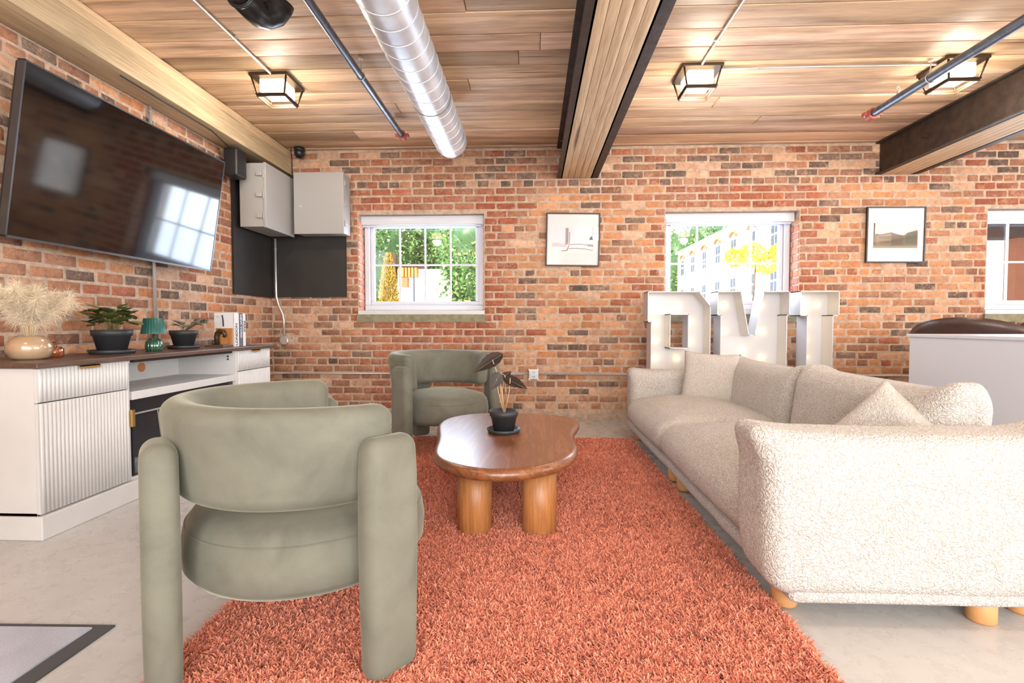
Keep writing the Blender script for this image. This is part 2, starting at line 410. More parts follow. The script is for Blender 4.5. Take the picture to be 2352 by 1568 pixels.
# ------------------------------------------------------------------ the room
XL, D, XR, YR, ZC = -2.64, 4.98, 7.5, -2.5, 2.68
WIN = [(-1.755, -.48), (1.284, 2.575), (4.311, 5.59)]      # openings in the back wall
WZ0, WZ1 = 1.046, 2.05
PAL = dict(red=[(150, 82, 58), (158, 88, 62), (142, 76, 54), (146, 88, 70)],
           orange=[(186, 130, 90), (178, 120, 80), (190, 138, 102), (174, 114, 76)],
           tan=[(192, 150, 122), (184, 142, 114), (198, 160, 134)],
           brown=[(142, 96, 74), (130, 88, 70), (152, 104, 78), (160, 108, 80)],
           dark=[(94, 78, 70), (82, 68, 62), (110, 90, 80)])
def brick_color(u, z, side):
    rr = random.random()
    if side == 'back':
        dmin = min([max(a - .32 - u, u - b - .26, 0) if .0 < z < 2.30 else 9 for a, b in WIN] or [9])
        under = any(a - .02 < u < b + .02 for a, b in WIN[:1]) and z < WZ0
        if u > 2.9: dmin = min(dmin, 9 if u < 4.0 else 0)
        near = any(a - .16 < u < b + .16 for a, b in WIN) and z > 1.0 and z < 2.30
        if near or under: k = 'red' if rr < .93 else 'brown'
        elif z > 2.28: k = 'brown' if rr < .5 else 'red' if rr < .62 else 'dark' if rr < .86 else 'tan'
        elif u < -1.75: k = 'brown' if rr < .72 else 'dark' if rr < .86 else 'tan'
        elif z < .45: k = 'brown' if rr < .45 else 'tan' if rr < .75 else 'orange' if rr < .92 else 'dark'
        else: k = 'orange' if rr < .46 else 'tan' if rr < .60 else 'brown' if rr < .80 else 'dark' if rr < .93 else 'red'
    else:
        k = 'brown' if rr < .38 else 'orange' if rr < .66 else 'tan' if rr < .76 else 'red' if rr < .88 else 'dark'
    c = random.choice(PAL[k]); j = random.uniform(.92, 1.08)
    return lin([min(255, x * j) for x in c]), k
def brick_wall(name, width, height, P, openings=(), side='back', z0=.05):
    """P(u, z, d) maps wall coordinates (along, up, out) into the room"""
    mb = MB(); CH = .0733; BH = .0585
    # mortar bed with the openings cut out
    xs = sorted({0, width, *[v for a, b in openings for v in (a, b)]})
    for a, b in zip(xs, xs[1:]):
        hole = any(abs(a - p) < 1e-6 for p, q in openings)
        for za, zb in ([(0, WZ0), (WZ1, height)] if hole else [(0, height)]):
            V = [P(a, za, 0), P(b, za, 0), P(b, zb, 0), P(a, zb, 0), P(a, za, -.02), P(b, za, -.02), P(b, zb, -.02), P(a, zb, -.02)]
            mb.add(V, [(0, 1, 2, 3), (7, 6, 5, 4), (0, 4, 5, 1), (3, 2, 6, 7), (0, 3, 7, 4), (1, 5, 6, 2)])
    mb.cur = 1
    i = -8
    while True:
        zc = .573 + CH * i; i += 1
        if zc < z0 + .03: continue
        if zc + BH / 2 > height: break
        header = (i - 1) % 6 == 0
        BL, J = (.098, .013) if header else (.193, .014)
        u = -(.1035 if i % 2 else .0); j0 = random.uniform(-.02, .02)
        while u < width + .03:
            ln = BL; u1 = u + BL + J
            a = u + j0 + random.uniform(-.006, .006); b = u1 + j0 - J + random.uniform(-.006, .006); u = u1
            a, b = max(a, .003), min(b, width - .003)
            if b - a < .03: continue
            segs = [(a, b)]
            if WZ0 - BH / 2 - .004 < zc < WZ1 + BH / 2 - .01:
                for p, q in openings:
                    nx = []
                    for s0, s1 in segs:
                        if s1 <= p or s0 >= q: nx.append((s0, s1)); continue
                        if s0 < p - .03: nx.append((s0, p - .001))
                        if s1 > q + .03: nx.append((q + .001, s1))
                    segs = nx
            for s0, s1 in segs:
                if s1 - s0 < .03: continue
                col, k = brick_color(s0 + openings_off, zc, side)
                worn = k in ('orange', 'tan')
                h = BH + random.uniform(-.004, .004) + (.004 if worn else 0); zz = zc + random.uniform(-.003, .003)
                dep = random.uniform(.0015, .0045) - (.001 if worn else 0); inn = .005 if not worn else .011
                us = [s0, s0 + inn, s0 + (s1 - s0) * .35, s0 + (s1 - s0) * .67, s1 - inn, s1]
                zs = [zz - h / 2, zz - h / 2 + inn, zz, zz + h / 2 - inn, zz + h / 2]
                V = []
                for jz, z in enumerate(zs):
                    for ju, uu in enumerate(us):
                        e = ju in (0, 5) or jz in (0, 4); cn = ju in (0, 5) and jz in (0, 4)
                        jt = .0038 if worn else .0013
                        du = random.uniform(-jt, jt) + (inn * .7 * (1 if ju == 0 else -1) if cn else 0)
                        dz = random.uniform(-jt, jt) + (inn * .5 * (1 if jz == 0 else -1) if cn else 0)
                        V.append(P(uu + du, z + dz, -.001 if e else dep + random.uniform(-.0008, .0012)))
                F = [(jz * 6 + ju, jz * 6 + ju + 1, jz * 6 + ju + 7, jz * 6 + ju + 6) for jz in range(4) for ju in range(5)]
                mb.add(V, F, True, None, col)
    me = mb.build(name, [MT['mortar'], MT['brick']], kind='structure', colname='Col')
    return me
openings_off = XL
brick_wall('wall_back', XR - XL, ZC, lambda u, z, d: (XL + u, D - d, z), [(a - XL, b - XL) for a, b in WIN])
openings_off = 0
brick_wall('wall_left', D - YR, ZC, lambda u, z, d: (XL + d, D - u, z), (), 'left')
# right and rear walls: plastered, with tall unseen windows added for fill daylight
def holed_wall(name, horiz, fixed, a0, a1, holes, thick):
    mb = MB(); z0, z1 = .7, 2.4
    xs = sorted({a0, a1, *[v for h in holes for v in h]})
    for a, b in zip(xs, xs[1:]):
        for za, zb in ([(0, z0), (z1, ZC)] if any(abs(a - h[0]) < 1e-6 for h in holes) else [(0, ZC)]):
            if horiz: mb.box(a, b, fixed, fixed + thick, za, zb)
            else: mb.box(fixed, fixed + thick, a, b, za, zb)
    mb.build(name, MT['plaster'], kind='structure')
holed_wall('wall_right', False, XR, YR, D + .3, [(-1.65, -.15), (.25, 1.75)], .2)
holed_wall('wall_rear', True, YR - .2, XL - .2, XR + .2, [(-1.5, -.0), (.1, 1.6), (1.7, 3.2)], .2)
# outer skin of the brick walls, with the window reveals in it
mb = MB(); YO = D + .32
xs = sorted({XL - .25, XR, *[v for p in WIN for v in p]})
for a, b in zip(xs, xs[1:]):
    for za, zb in ([(-.3, WZ0), (WZ1, ZC + .2)] if any(abs(a - p[0]) < 1e-6 for p in WIN) else [(-.3, ZC + .2)]):
        mb.box(a, b, D + .021, YO, za, zb)
mb.box(XL - .25, XL - .021, YR, D + .02, -.3, ZC + .2)
mb.build('trim_1', MT['facade'], kind='structure')
# reveals: brick returns on each side of the openings, stone sills
for i, (a, b) in enumerate(WIN):
    mb = MB(); mb.cur = 0
    for x, s in ((a, 1), (b, -1)):
        mb.box(x, x + s * .006, D, D + .2, WZ0, WZ1)
        z = WZ0 + .03; q = 0
        while z < WZ1 - .03:
            mb.cur = 1
            for y0, y1 in ([(D + .004, D + .098), (D + .11, D + .2)] if q % 2 else [(D + .004, D + .19)]):
                c = lin([min(255, v * random.uniform(.95, 1.1)) for v in random.choice([(176, 108, 88), (188, 122, 102)])])
                V, F = rbox_raw((.012, y1 - y0, .056), .004, (1, 2, 1), 1)
                mb.add(V, F, True, Matrix.Translation((x + s * .007, (y0 + y1) / 2, z)), c)
            z += .0733; q += 1
        mb.cur = 0
    mb.box(a, b, D, D + .2, WZ1 - .004, WZ1)
    mb.build('trim_%d' % (i + 2), [MT['mortar'], MT['brick']], kind='structure', colname='Col')
def wavy_slab(x0, x1, y0, y1, z0, z1, n=22, amp=.010):
    mb = MB(); V = []; F = []
    for i in range(n + 1):
        x = x0 + (x1 - x0) * i / n; lo = z0 + amp * mnoise.noise(Vector((x * 9, 3, 1))); 
        V += [(x, y0, lo), (x, y0, z1), (x, y1, z1), (x, y1, lo)]
    for i in range(n):
        for k in range(4): F.append((i * 4 + k, i * 4 + (k + 1) % 4, (i + 1) * 4 + (k + 1) % 4, (i + 1) * 4 + k))
    F += [(0, 1, 2, 3), (n * 4 + 3, n * 4 + 2, n * 4 + 1, n * 4)]
    return mb.add(V, F)
for i, (a, b) in enumerate(WIN):
    x0 = a + .018; x1 = b - .018; yf = D + .15
    wd = MB()
    fz0, fz1 = 1.092, 2.035
    fw = .052
    wd.box(x0, x1, yf, yf + .09, fz0, fz0 + fw); wd.box(x0, x1, yf, yf + .09, fz1 - fw, fz1)
    wd.box(x0, x0 + fw, yf, yf + .09, fz0 + fw, fz1 - fw); wd.box(x1 - fw, x1, yf, yf + .09, fz0 + fw, fz1 - fw)
    s = fw + .001
    wo = wd.build('window_%d' % (i + 1), MT['vinyl'], kind='structure'); bevel(wo, .006, 3)
    sh = MB(); t = .038; q0, q1, r0, r1 = x0 + s, x1 - s, fz0 + s, fz1 - s
    sh.box(q0, q1, yf + .03, yf + .075, r0, r0 + t); sh.box(q0, q1, yf + .03, yf + .075, r1 - t, r1)
    sh.box(q0, q0 + t, yf + .03, yf + .075, r0 + t, r1 - t); sh.box(q1 - t, q1, yf + .03, yf + .075, r0 + t, r1 - t)
    bevel(sh.build('sash', MT['vinyl'], wo), .005, 2)
    g0, g1, h0, h1 = q0 + t, q1 - t, r0 + t, r1 - t
    mu = MB()
    for k in (1, 2, 3): mu.box(g0 + (g1 - g0) * k / 4 - .008, g0 + (g1 - g0) * k / 4 + .008, yf + .045, yf + .06, h0, h1)
    mu.box(g0, g1, yf + .044, yf + .061, (h0 + h1) / 2 - .008, (h0 + h1) / 2 + .008)
    mu.build('muntins', MT['vinyl'], wo)
    MB().box(g0, g1, yf + .064, yf + .068, h0, h1).build('glass', MT['pane'], wo)
    MB().box(a + .001, b - .001, D - .012, D + .2, 1.047, 1.085).build('inner_sill', MT['white'], wo)
    wavy_slab(a - .01, b + .01, D - .022, D + .15, .972, 1.046).build('sill_stone', MT['stone'], wo)
    ca = MB(); ca.rb(x0 - .012, x1 + .006, yf - .075, yf - .002, 1.955, 2.045, .008, 3)
    lb = ['white roller blind cassette over the window behind the far armchair', 'white roller blind cassette over the window behind the marquee letters', 'white roller blind cassette over the window cut by the right edge'][i]
    bl = thing('roller_blind', ((x0 + x1) / 2, yf, 1.95), lb, 'blind', 'roller blinds over the windows')
    c = ca.build('cassette', MT['vinyl'], bl); c.location = (-(x0 + x1) / 2, -yf, -1.95)
    tb = MB().cyl((x0, yf - .05, 1.945), (x1 - .02, yf - .05, 1.945), .009, seg=12).build('hem_bar', MT['vinyl'], bl); tb.location = c.location
for i, (x, y, rz) in enumerate([(-.75, YR - .1, 0), (.85, YR - .1, 0), (2.45, YR - .1, 0), (XR + .1, -.9, 90), (XR + .1, 1.0, 90)]):  # unseen windows, added to frame the fill lamps
    mb = MB()
    for k in (-1, 1): mb.box(k * .75 - .03 * (k + 1), k * .75 + .03 * (1 - k), -.03, .03, .7, 2.4); mb.box(-.69, .69, -.03, .03, 1.55 + k * .85 - .03 * (k + 1), 1.55 + k * .85 + .03 * (1 - k))
    for k in (-.25, 0, .25): mb.box(k * 1.4 - .012, k * 1.4 + .012, -.02, .02, .76, 2.34)
    mb.box(-.69, .69, -.019, .019, 1.54, 1.56)
    o = mb.build('window_%d' % (i + 4), MT['vinyl'], kind='structure', loc=(x, y, 0)); o.rotation_euler = (0, 0, R(rz))
MB().box(XL - .2, XR + .2, YR - .2, D + .25, -.3, 0).build('floor', MT['floor'], kind='structure')
# ceiling of old boards
mb = MB(); y = YR; cc = []; k = 0
boards = []
while y < D:
    wdt = random.choice([.165, .185, .195, .20, .215]); y1 = min(y + wdt, D); x = XL - random.uniform(0, 2)
    while x < XR:
        ln = random.uniform(2.2, 4.6); a, b = max(x, XL), min(x + ln, XR)
        if b - a > .05: boards.append((a, b, y, y1, ZC + random.uniform(-.002, .006)))
        x += ln
    y = y1
for a, b, y0, y1, z in boards:
    mb.rbox((b - a - .002, y1 - y0 - .006, .04), .007, ((a + b) / 2, (y0 + y1) / 2, z + .02), (1, 1, 1), 2, col=tuple(random.random() for _ in range(3)))
mb.cur = 1; mb.box(XL - .2, XR + .2, YR - .2, D + .3, ZC + .05, ZC + .25, col=(0, 0, 0))
ceil = mb.build('ceiling', [MT['ceil'], MT['black']], kind='structure', colname='Col')
at = ceil.data.attributes.new('Tone', 'FLOAT_COLOR', 'CORNER'); tones = {}
cols = np.zeros(len(ceil.data.loops) * 4, dtype=np.float32); ceil.data.attributes['Col'].data.foreach_get('color', cols); cols = cols.reshape(-1, 4)
tn = np.ones_like(cols)
for i in range(len(cols)):
    r_ = cols[i, 0]; v = .78 + .50 * r_; g_ = cols[i, 1]
    if g_ < .12: v *= .72
    tn[i] = (v * 1.03, v * (.98 + .05 * cols[i, 2]), v * (.96 + .14 * g_), 1)
at.data.foreach_set('color', tn.ravel())

# ------------------------------------------------------------------ ceiling beams
def beam(x0, x1, label, rods=()):
    t = thing('ceiling_beam', ((x0 + x1) / 2, 1.4, ZC), label, 'beam', 'steel-flanked ceiling beams')
    ox, oy, oz = -(x0 + x1) / 2, -1.4, -ZC
    s0, s1 = x0 + .05, x1 - .07
    mb = MB(); n = 5
    for k in range(n):
        a = s0 + (s1 - s0) * k / n; mb.rb(a + .001, a + (s1 - s0) / n - .001, YR, D - .005, 2.372 + random.uniform(0, .004), ZC - .002, .003, 1)
    o = mb.build('timber', MT['beam'], t); o.location = (ox, oy, oz)
    for sgn, e0, e1 in ((-1, s0, x0), (1, s1, x1)):
        mb = MB(); mb.box(e0, e0 + sgn * .010, YR, D - .005, 2.374, ZC - .003); mb.box(e0, e1, YR, D - .005, 2.374, 2.386); mb.box(e0, e1, YR, D - .005, ZC - .016, ZC - .003)
        c = mb.build('steel_channel', MT['steel'], t); c.location = (ox, oy, oz)
        for y in (1.3, 2.4, 3.5, 4.4):
            b_ = MB().cyl((e0 + sgn * .010, y, 2.53), (e0 + sgn * .028, y, 2.53), .020, seg=6, smooth=False).cyl((e0 + sgn * .028, y, 2.53), (e0 + sgn * .045, y, 2.53), .010, seg=10)
            b_ = b_.build('bolt', MT['steel'], t); b_.location = (ox, oy, oz)
    return t
beam(.232, .63, 'laminated timber ceiling beam between steel channels, running above the gap between table and sofa')
beam(3.262, 3.66, 'laminated timber ceiling beam with dark bolted steel side at the upper right')
t = thing('wall_beam', (-2.53, 1.3, 2.56), 'pale weathered timber beam running along the top of the television wall', 'beam')
mb = MB(); mb.rb(XL + .008, -2.415, YR, D - .006, 2.44, 2.60, .006, 2).build('lower_timber', MT['beamgrey'], t, loc=(2.53, -1.3, -2.56))
mb = MB(); mb.rb(XL + .008, -2.425, YR, D - .006, 2.602, 2.677, .004, 2).build('upper_timber', MT['beam'], t, loc=(2.53, -1.3, -2.56))

# ------------------------------------------------------------------ duct, pipes, conduits
def at(o, p): o.location = (-p[0], -p[1], -p[2]); return o
p = (-.667, 1.2, 2.43)
t = thing('spiral_duct', p, 'fat round silvery spiral duct hanging under the ceiling', 'duct')
mb = MB(); mb.cyl((p[0], YR + .01, p[2]), (p[0], 4.1, p[2]), .128, seg=56, cap=True); at(mb.build('duct_body', MT['duct'], t), p)
mb = MB(); pts = []
pitch_ = .125; y = -.5; a = 0
while y < 4.08:
    pts.append((p[0] + .1285 * math.cos(a), y, p[2] + .1285 * math.sin(a))); a += PI / 16; y += pitch_ / 32
mb.tube(pts, .0028, 5); at(mb.build('spiral_seam', MT['duct'], t), p)
for y in (.9, 3.3):
    mb = MB(); mb.box(p[0] - .01, p[0] + .01, y - .012, y + .012, p[2] + .125, ZC); mb.lathe([(.1315, -.012), (.1315, .012)], (p[0], y, p[2]), 40, M=Matrix.Rotation(R(90), 4, 'X'))
    at(mb.build('hanger_strap', MT['galv'], t), p)
def sprinkler(x, z, r, yend, label, ry):
    p = (x, 1.5, z); t = thing('sprinkler_pipe', p, label, 'pipe', 'black sprinkler pipes')
    at(MB().cyl((x, YR + .01, z), (x, yend, z), r, seg=24).build('pipe', MT['pipe'], t), p)
    for y in ry:
        mb = MB(); mb.torus((x, y, z), r + .003, .003, Matrix.Rotation(R(90), 4, 'X')); mb.cyl((x, y, z + r), (x, y, ZC), .0035, seg=8)
        mb.cyl((x, y, ZC - .012), (x, y, ZC - .001), .014, seg=12); mb.cyl((x, y, z + r), (x, y, z + r + .03), .007, seg=6)
        at(mb.build('hanger', MT['galv'], t), p)
    mb = MB(); mb.cyl((x, yend - .03, z), (x, yend + .035, z), r + .012, seg=20); mb.torus((x, yend - .03, z), r + .010, .005, Matrix.Rotation(R(90), 4, 'X'))
    mb.box(x - r - .035, x - r - .008, yend - .02, yend + .02, z - .012, z + .012); mb.box(x + r + .008, x + r + .035, yend - .02, yend + .02, z - .012, z + .012)
    c = mb.build('red_coupling', MT['red'], t); at(c, p)
    for s in (-1, 1):
        mb = MB(); mb.cyl((x + s * (r + .024), yend, z - .024), (x + s * (r + .024), yend, z + .024), .0055, seg=8); at(mb.build('coupling_bolt', MT['galv'], t), p)
    ys = yend - .28; mb = MB(); mb.cyl((x, ys, z + r - .004), (x, ys, z + r + .026), .010, seg=8); mb.tube([(x - .011, ys, z + r + .024), (x - .010, ys, z + r + .044), (x, ys, z + r + .052), (x + .010, ys, z + r + .044), (x + .011, ys, z + r + .024)], .0022, 6)
    mb.cyl((x, ys, z + r + .052), (x, ys, z + r + .054), .015, seg=12)
    at(mb.build('sprinkler_head', MT['galv'], t), p)
sprinkler(-1.12, 2.56, .0225, 4.30, 'black sprinkler pipe left of the duct, ending in a red coupling', (.6, 3.27))
sprinkler(2.60, 2.56, .029, 4.02, 'black sprinkler pipe at the right, passing under the third ceiling lamp', (.6, 3.45))
p = (-1.43, 1.3, 2.56)
t = thing('drain_pipe', p, 'black drain pipe with an elbow at the top left of the ceiling', 'pipe')
at(MB().cyl((-1.43, -.4, 2.56), (-1.43, 2.56, 2.56), .055, seg=32).build('pipe', MT['abs'], t), p)
mb = MB(); mb.tube([(-1.43, 2.44, 2.56), (-1.43, 2.56, 2.56), (-1.425, 2.60, 2.562), (-1.405, 2.635, 2.572), (-1.37, 2.655, 2.595), (-1.345, 2.66, 2.63), (-1.335, 2.66, 2.655)], .067, 32)
mb.torus((-1.43, 2.445, 2.56), .066, .006, Matrix.Rotation(R(90), 4, 'X'), 40)
at(mb.build('elbow', MT['abs'], t), p)
def conduit(pts, r, label, straps=(), name='electrical_conduit', mat='galv'):
    mb = MB(); mb.tube(pts, r, 12); q = Vector(pts[0]); t = thing(name, tuple(q), label, 'conduit', 'thin metal conduits')
    at(mb.build('tube', MT[mat], t), q)
    for s, ax in straps:
        m = MB(); s = Vector(s)
        if ax == 'up': m.box(s.x - .018, s.x + .018, s.y - .006, s.y + .006, s.z - .0, s.z + .012); m.cyl((s.x + .014, s.y, s.z - .004), (s.x + .014, s.y, s.z + .004), .005, seg=8)
        else: m.torus(s, r + .002, .003, Matrix.Rotation(R(90), 4, ax)); 
        at(m.build('strap', MT['galv'], t), q)
conduit([(-1.80, .2, 2.668), (-1.80, 3.42, 2.668)], .009, 'thin metal conduit on the ceiling leading to the left ceiling lamp', [((-1.80, 3.0, 2.666), 'up'), ((-1.80, 1.6, 2.666), 'up')])
conduit([(1.115, .2, 2.668), (1.115, 3.43, 2.668)], .009, 'thin metal conduit running towards the camera from the middle ceiling lamp', [((1.115, 3.15, 2.666), 'up')])
conduit([(1.24, 3.49, 2.668), (2.72, 3.49, 2.668)], .008, 'thin metal conduit on the ceiling between the middle and right ceiling lamps', [((1.5, 3.49, 2.664), 'Y')])
conduit([(-2.617, 3.37, 2.438), (-2.617, 3.37, .79)], .011, 'vertical metal conduit on the television wall, passing behind the television', [((-2.617, 3.37, 2.40), 'Z')])
wy = D - .022
conduit([(XL + .02, 4.75, .455), (XL + .022, 4.93, .455), (XL + .05, wy, .455), (-2.3, wy, .455), (-.045, wy, .455)], .0095, 'long horizontal metal conduit low on the back wall, left of the outlet box', [((-1.5, wy, .455), 'Y'), ((-.09, wy, .455), 'Y')])
conduit([(.06, wy, .455), (XR - .02, wy, .455)], .0095, 'horizontal metal conduit low on the back wall, right of the outlet box', [((.265, wy, .455), 'Y'), ((.1, wy, .455), 'Y')])
# outlet
t = thing('outlet_box', (.008, D, .455), 'square metal power outlet box low on the brick wall beside the coffee table plant', 'outlet')
MB().rb(-.05, .05, -.05, -.004, -.052, .052, .01, 3).build('box', MT['galv'], t)
mb = MB(); mb.rb(-.044, .044, -.056, -.051, -.05, .05, .002, 2); mb.build('face_plate', MT['vinyl'], t)
for z in (-.022, .022):
    mb = MB()
    for x in (-.008, .008): mb.box(x - .0018, x + .0018, -.058, -.055, z - .007, z + .007)
    mb.cyl((0, -.058, z - .013), (0, -.055, z - .013), .003, seg=8)
    mb.build('socket', MT['ink'], t)
for x in (-.043, .043):
    for z in (-.046, .046): MB().cyl((x, -.060, z), (x, -.050, z), .009, seg=10).build('screw', MT['galv'], t)
# junction box in the corner and its conduit
t = thing('junction_box', (-2.505, D, .785), 'small grey junction box low in the corner between the two brick walls', 'junction box')
mb = MB(); mb.lathe([(0, .05), (.040, .05), (.046, .044), (.048, 0), (.0, 0)], (0, 0, 0), 8, False, M=Matrix.Rotation(R(90), 4, 'X') @ Matrix.Rotation(R(22.5), 4, 'Z')); mb.build('box', MT['galv'], t)
mb = MB(); poly = [(-.09, -.06), (-.02, -.10), (.06, -.09), (.12, -.03), (.13, .05), (.06, .075), (-.04, .07), (-.11, .05)]
mb.prism(poly, 0, .004, M=Matrix.Rotation(R(90), 4, 'X')); mb.build('mortar_patch', MT['mortar'], t, label='smear of grey mortar around the box')
conduit([(-2.575, 4.935, 1.80), (-2.575, 4.935, 1.30), (-2.573, 4.936, 1.22), (-2.55, 4.94, 1.13), (-2.515, 4.945, 1.05), (-2.505, 4.945, .98), (-2.505, 4.945, .83)], .011, 'bent metal conduit from the left electrical box down the corner', [((-2.575, 4.935, 1.7), 'Z'), ((-2.575, 4.935, 1.27), 'Z')])
# ------------------------------------------------------------------ electrical enclosures
MB().box(XL + .008, XL + .024, 4.30, D - .01, 1.215, 2.435).build('backing_board', MT['board'], label='black plywood board on the left brick wall under the first electrical box', cat='board', group='black backing boards')
MB().box(XL + .025, -1.868, D - .026, D - .006, 1.222, 2.435).build('backing_board', MT['board'], label='black plywood board on the back brick wall under the second electrical box', cat='board', group='black backing boards')
def enclosure(loc, rz, wdt, dep, hgt, label, hinge):
    t = thing('electrical_box', loc, label, 'electrical box', 'grey electrical boxes', rz)
    bevel(MB().box(-wdt / 2 + .008, wdt / 2 - .008, 0, dep - .026, 0.008, hgt - .004).build('body', MT['enclosure'], t), .004)
    bevel(MB().box(-wdt / 2, wdt / 2, -.026, -.003, 0, hgt).build('door', MT['enclosure'], t), .005, 3)
    for z in (.10, hgt / 2, hgt - .10):
        m = MB(); x = hinge * wdt / 2; s = hinge
        m.rb(min(x - s * .006, x + s * .007), max(x - s * .006, x + s * .007), .006, .062, z - .018, z + .018, .004, 2); m.cyl((x + s * .004, -.004, z - .03), (x + s * .004, -.004, z + .03), .005, seg=10)
        m.build('hinge', MT['enclosure'], t)
    MB().cyl((-hinge * wdt * .36, -.029, hgt * .45), (-hinge * wdt * .36, -.025, hgt * .45), .008, seg=14).build('lock', MT['galv'], t)
enclosure((-2.355, 4.575, 1.795), R(90), .52, .24, .565, 'grey steel electrical box nearest the television, on the left wall', -1)
enclosure((-2.045, 4.765, 1.812), 0, .485, .19, .585, 'grey steel electrical box on the back wall beside the window', 1)
# ------------------------------------------------------------------ corner camera, speaker, cables
t = thing('dome_camera', (-2.30, 4.90, ZC), 'small black security camera in the ceiling corner', 'camera')
MB().lathe([(0, 0), (.050, 0), (.052, -.018), (.048, -.032), (0, -.032)], seg=28).build('base', MT['black'], t)
M_ = Matrix.Translation((.005, -.012, -.055)) @ Matrix.Rotation(R(-55), 4, 'X')
MB().lathe([(0, .04), (.035, .035), (.046, .01), (.046, -.012), (.040, -.028), (.030, -.034), (0, -.034)], seg=28, M=M_ @ Matrix.Rotation(PI, 4, 'X')).build('head', MT['black'], t)
MB().torus((0, 0, 0), .030, .0025, M_ @ Matrix.Translation((0, 0, .034))).build('lens_ring', MT['galv'], t)
t = thing('wall_speaker', (-2.53, 4.17, 2.18), 'small black loudspeaker hanging between the television and the first electrical box', 'speaker')
MB().rbox((.12, .15, .235), .02, (.02, 0, .118), (1, 1, 2), 3).build('cabinet', MT['black'], t)
MB().box(-.10, -.04, -.02, .02, .08, .15).build('bracket', MT['black'], t)
def cable(pts, label):
    mb = MB(); mb.tube(pts, .0035, 6); mb.build('cable', MT['black'], label=label, cat='cable', group='thin black cables')
cable([(-2.47, 2.95, 2.437), (-2.46, 3.4, 2.430), (-2.47, 3.8, 2.434), (-2.52, 4.05, 2.428), (-2.53, 4.14, 2.41)], 'thin black cable tacked under the timber beam, running to the speaker')
cable([(-2.36, 4.86, 2.672), (-2.40, 4.93, 2.66), (-2.408, 4.965, 2.60), (-2.408, 4.967, 2.50), (-2.408, 4.967, 2.44)], 'thin black cable looping down from the security camera into the corner')
# ------------------------------------------------------------------ ceiling lamps
def lamp_fixture(x, y, label, first=[None]):
    if first[0] is None:
        t = thing('ceiling_lamp', (x, y, ZC), label, 'lamp', 'square bronze ceiling lamps'); first[0] = t
        a, b = .135, .095
        mb = MB(); mb.box(-a, a, -a, a, -.022, -.001); bevel(mb.build('ceiling_plate', MT['bronze'], t), .003)
        mb = MB()
        for sx, sy in ((1, 1), (1, -1), (-1, 1), (-1, -1)): mb.tube([(sx * (a - .012), sy * (a - .012), -.022), (sx * b, sy * b, -.135)], .0065, 4)
        for s in (-1, 1):
            mb.box(-b - .008, b + .008, s * b - .012, s * b + .008 * s + .004, -.138, -.130); mb.box(s * b - .012, s * b + .012, -b, b, -.138, -.130)
            mb.box(-b - .004, b + .004, s * b - .004, s * b + .004, -.152, -.128); mb.box(s * b - .004, s * b + .004, -b, b, -.152, -.128)
        mb.build('cage', MT['bronze'], t)
        V, F = rbox_raw((.17, .17, .085), .004, (1, 1, 1), 1)
        mb = MB(); mb.add(V, F, False, Matrix.Translation((0, 0, -.066))); mb.build('glass_box', MT['lampglass'], t)
    else:
        t = copy_tree(first[0]); t.location = (x, y, ZC); t['label'] = label
    return t
lamp_fixture(-1.82, 3.555, 'lit square bronze ceiling lamp above the television side, leftmost of the three')
lamp_fixture(1.125, 3.555, 'lit square bronze ceiling lamp between the two ceiling beams, in the middle bay')
lamp_fixture(2.80, 3.53, 'lit square bronze ceiling lamp behind the right sprinkler pipe')
for x, y in ((-1.82, .9), (1.125, .9), (2.8, .9), (4.6, 3.5), (4.6, .9)):  # more fixtures added out of view to brighten the room
    lamp_fixture(x, y, 'lit square bronze ceiling lamp %s, added out of view for light' % {(-1.82, .9): 'above the door mat', (1.125, .9): 'in front of the middle one', (2.8, .9): 'in front of the right one', (4.6, 3.5): 'right of the reception desk', (4.6, .9): 'in the far right front bay'}[(x, y)])
for x, y in ((-1.82, 3.555), (1.125, 3.555), (2.8, 3.53), (-1.82, .9), (1.125, .9), (2.8, .9), (4.6, 3.5)):
    l = lamp('lamp_light', 'POINT', (x, y, 2.50), (0, 0, 0), 17, (1, .90, .77)); l.data.shadow_soft_size = .07

# ------------------------------------------------------------------ television
t = thing('television', (-2.391, 2.983, 1.761), 'large flat television on the left brick wall, tilted downwards, reflecting a window', 'television')
ty, tt, tr = R(1.5), R(8.744), R(-.411)
r_ = Vector((math.sin(ty), math.cos(ty), 0)); n_ = Vector((math.cos(ty) * math.cos(tt), -math.sin(ty) * math.cos(tt), -math.sin(tt))); u_ = n_.cross(r_)
r2 = r_ * math.cos(tr) + u_ * math.sin(tr); u2 = -r_ * math.sin(tr) + u_ * math.cos(tr)
t.rotation_euler = Matrix((r2, u2, n_)).transposed().to_euler()
W_, H_ = 1.45, .8265
bevel(MB().box(-W_ / 2 + .004, W_ / 2 - .004, -H_ / 2 + .004, H_ / 2 - .004, -.055, -.012).build('back_shell', MT['black'], t), .01)
mb = MB()
for s in (-1, 1):
    mb.box(-W_ / 2, W_ / 2, s * H_ / 2 - .008 * (s + 1) / 2 - 0, s * H_ / 2 + .012 * (1 - s) / 2, -.035, .0025); mb.box(s * W_ / 2 - .008 * (s + 1) / 2, s * W_ / 2 + .008 * (1 - s) / 2, -H_ / 2, H_ / 2, -.035, .0025)
mb.build('bezel', MT['silver'], t)
MB().box(-W_ / 2 + .008, W_ / 2 - .008, -H_ / 2 + .012, H_ / 2 - .008, -.012, 0).build('screen', MT['screen'], t)
MB().box(-.2, .2, -.15, .15, -.085, -.055).box(-.05, .05, -.05, .05, -.14, -.085).build('wall_mount', MT['black'], t)

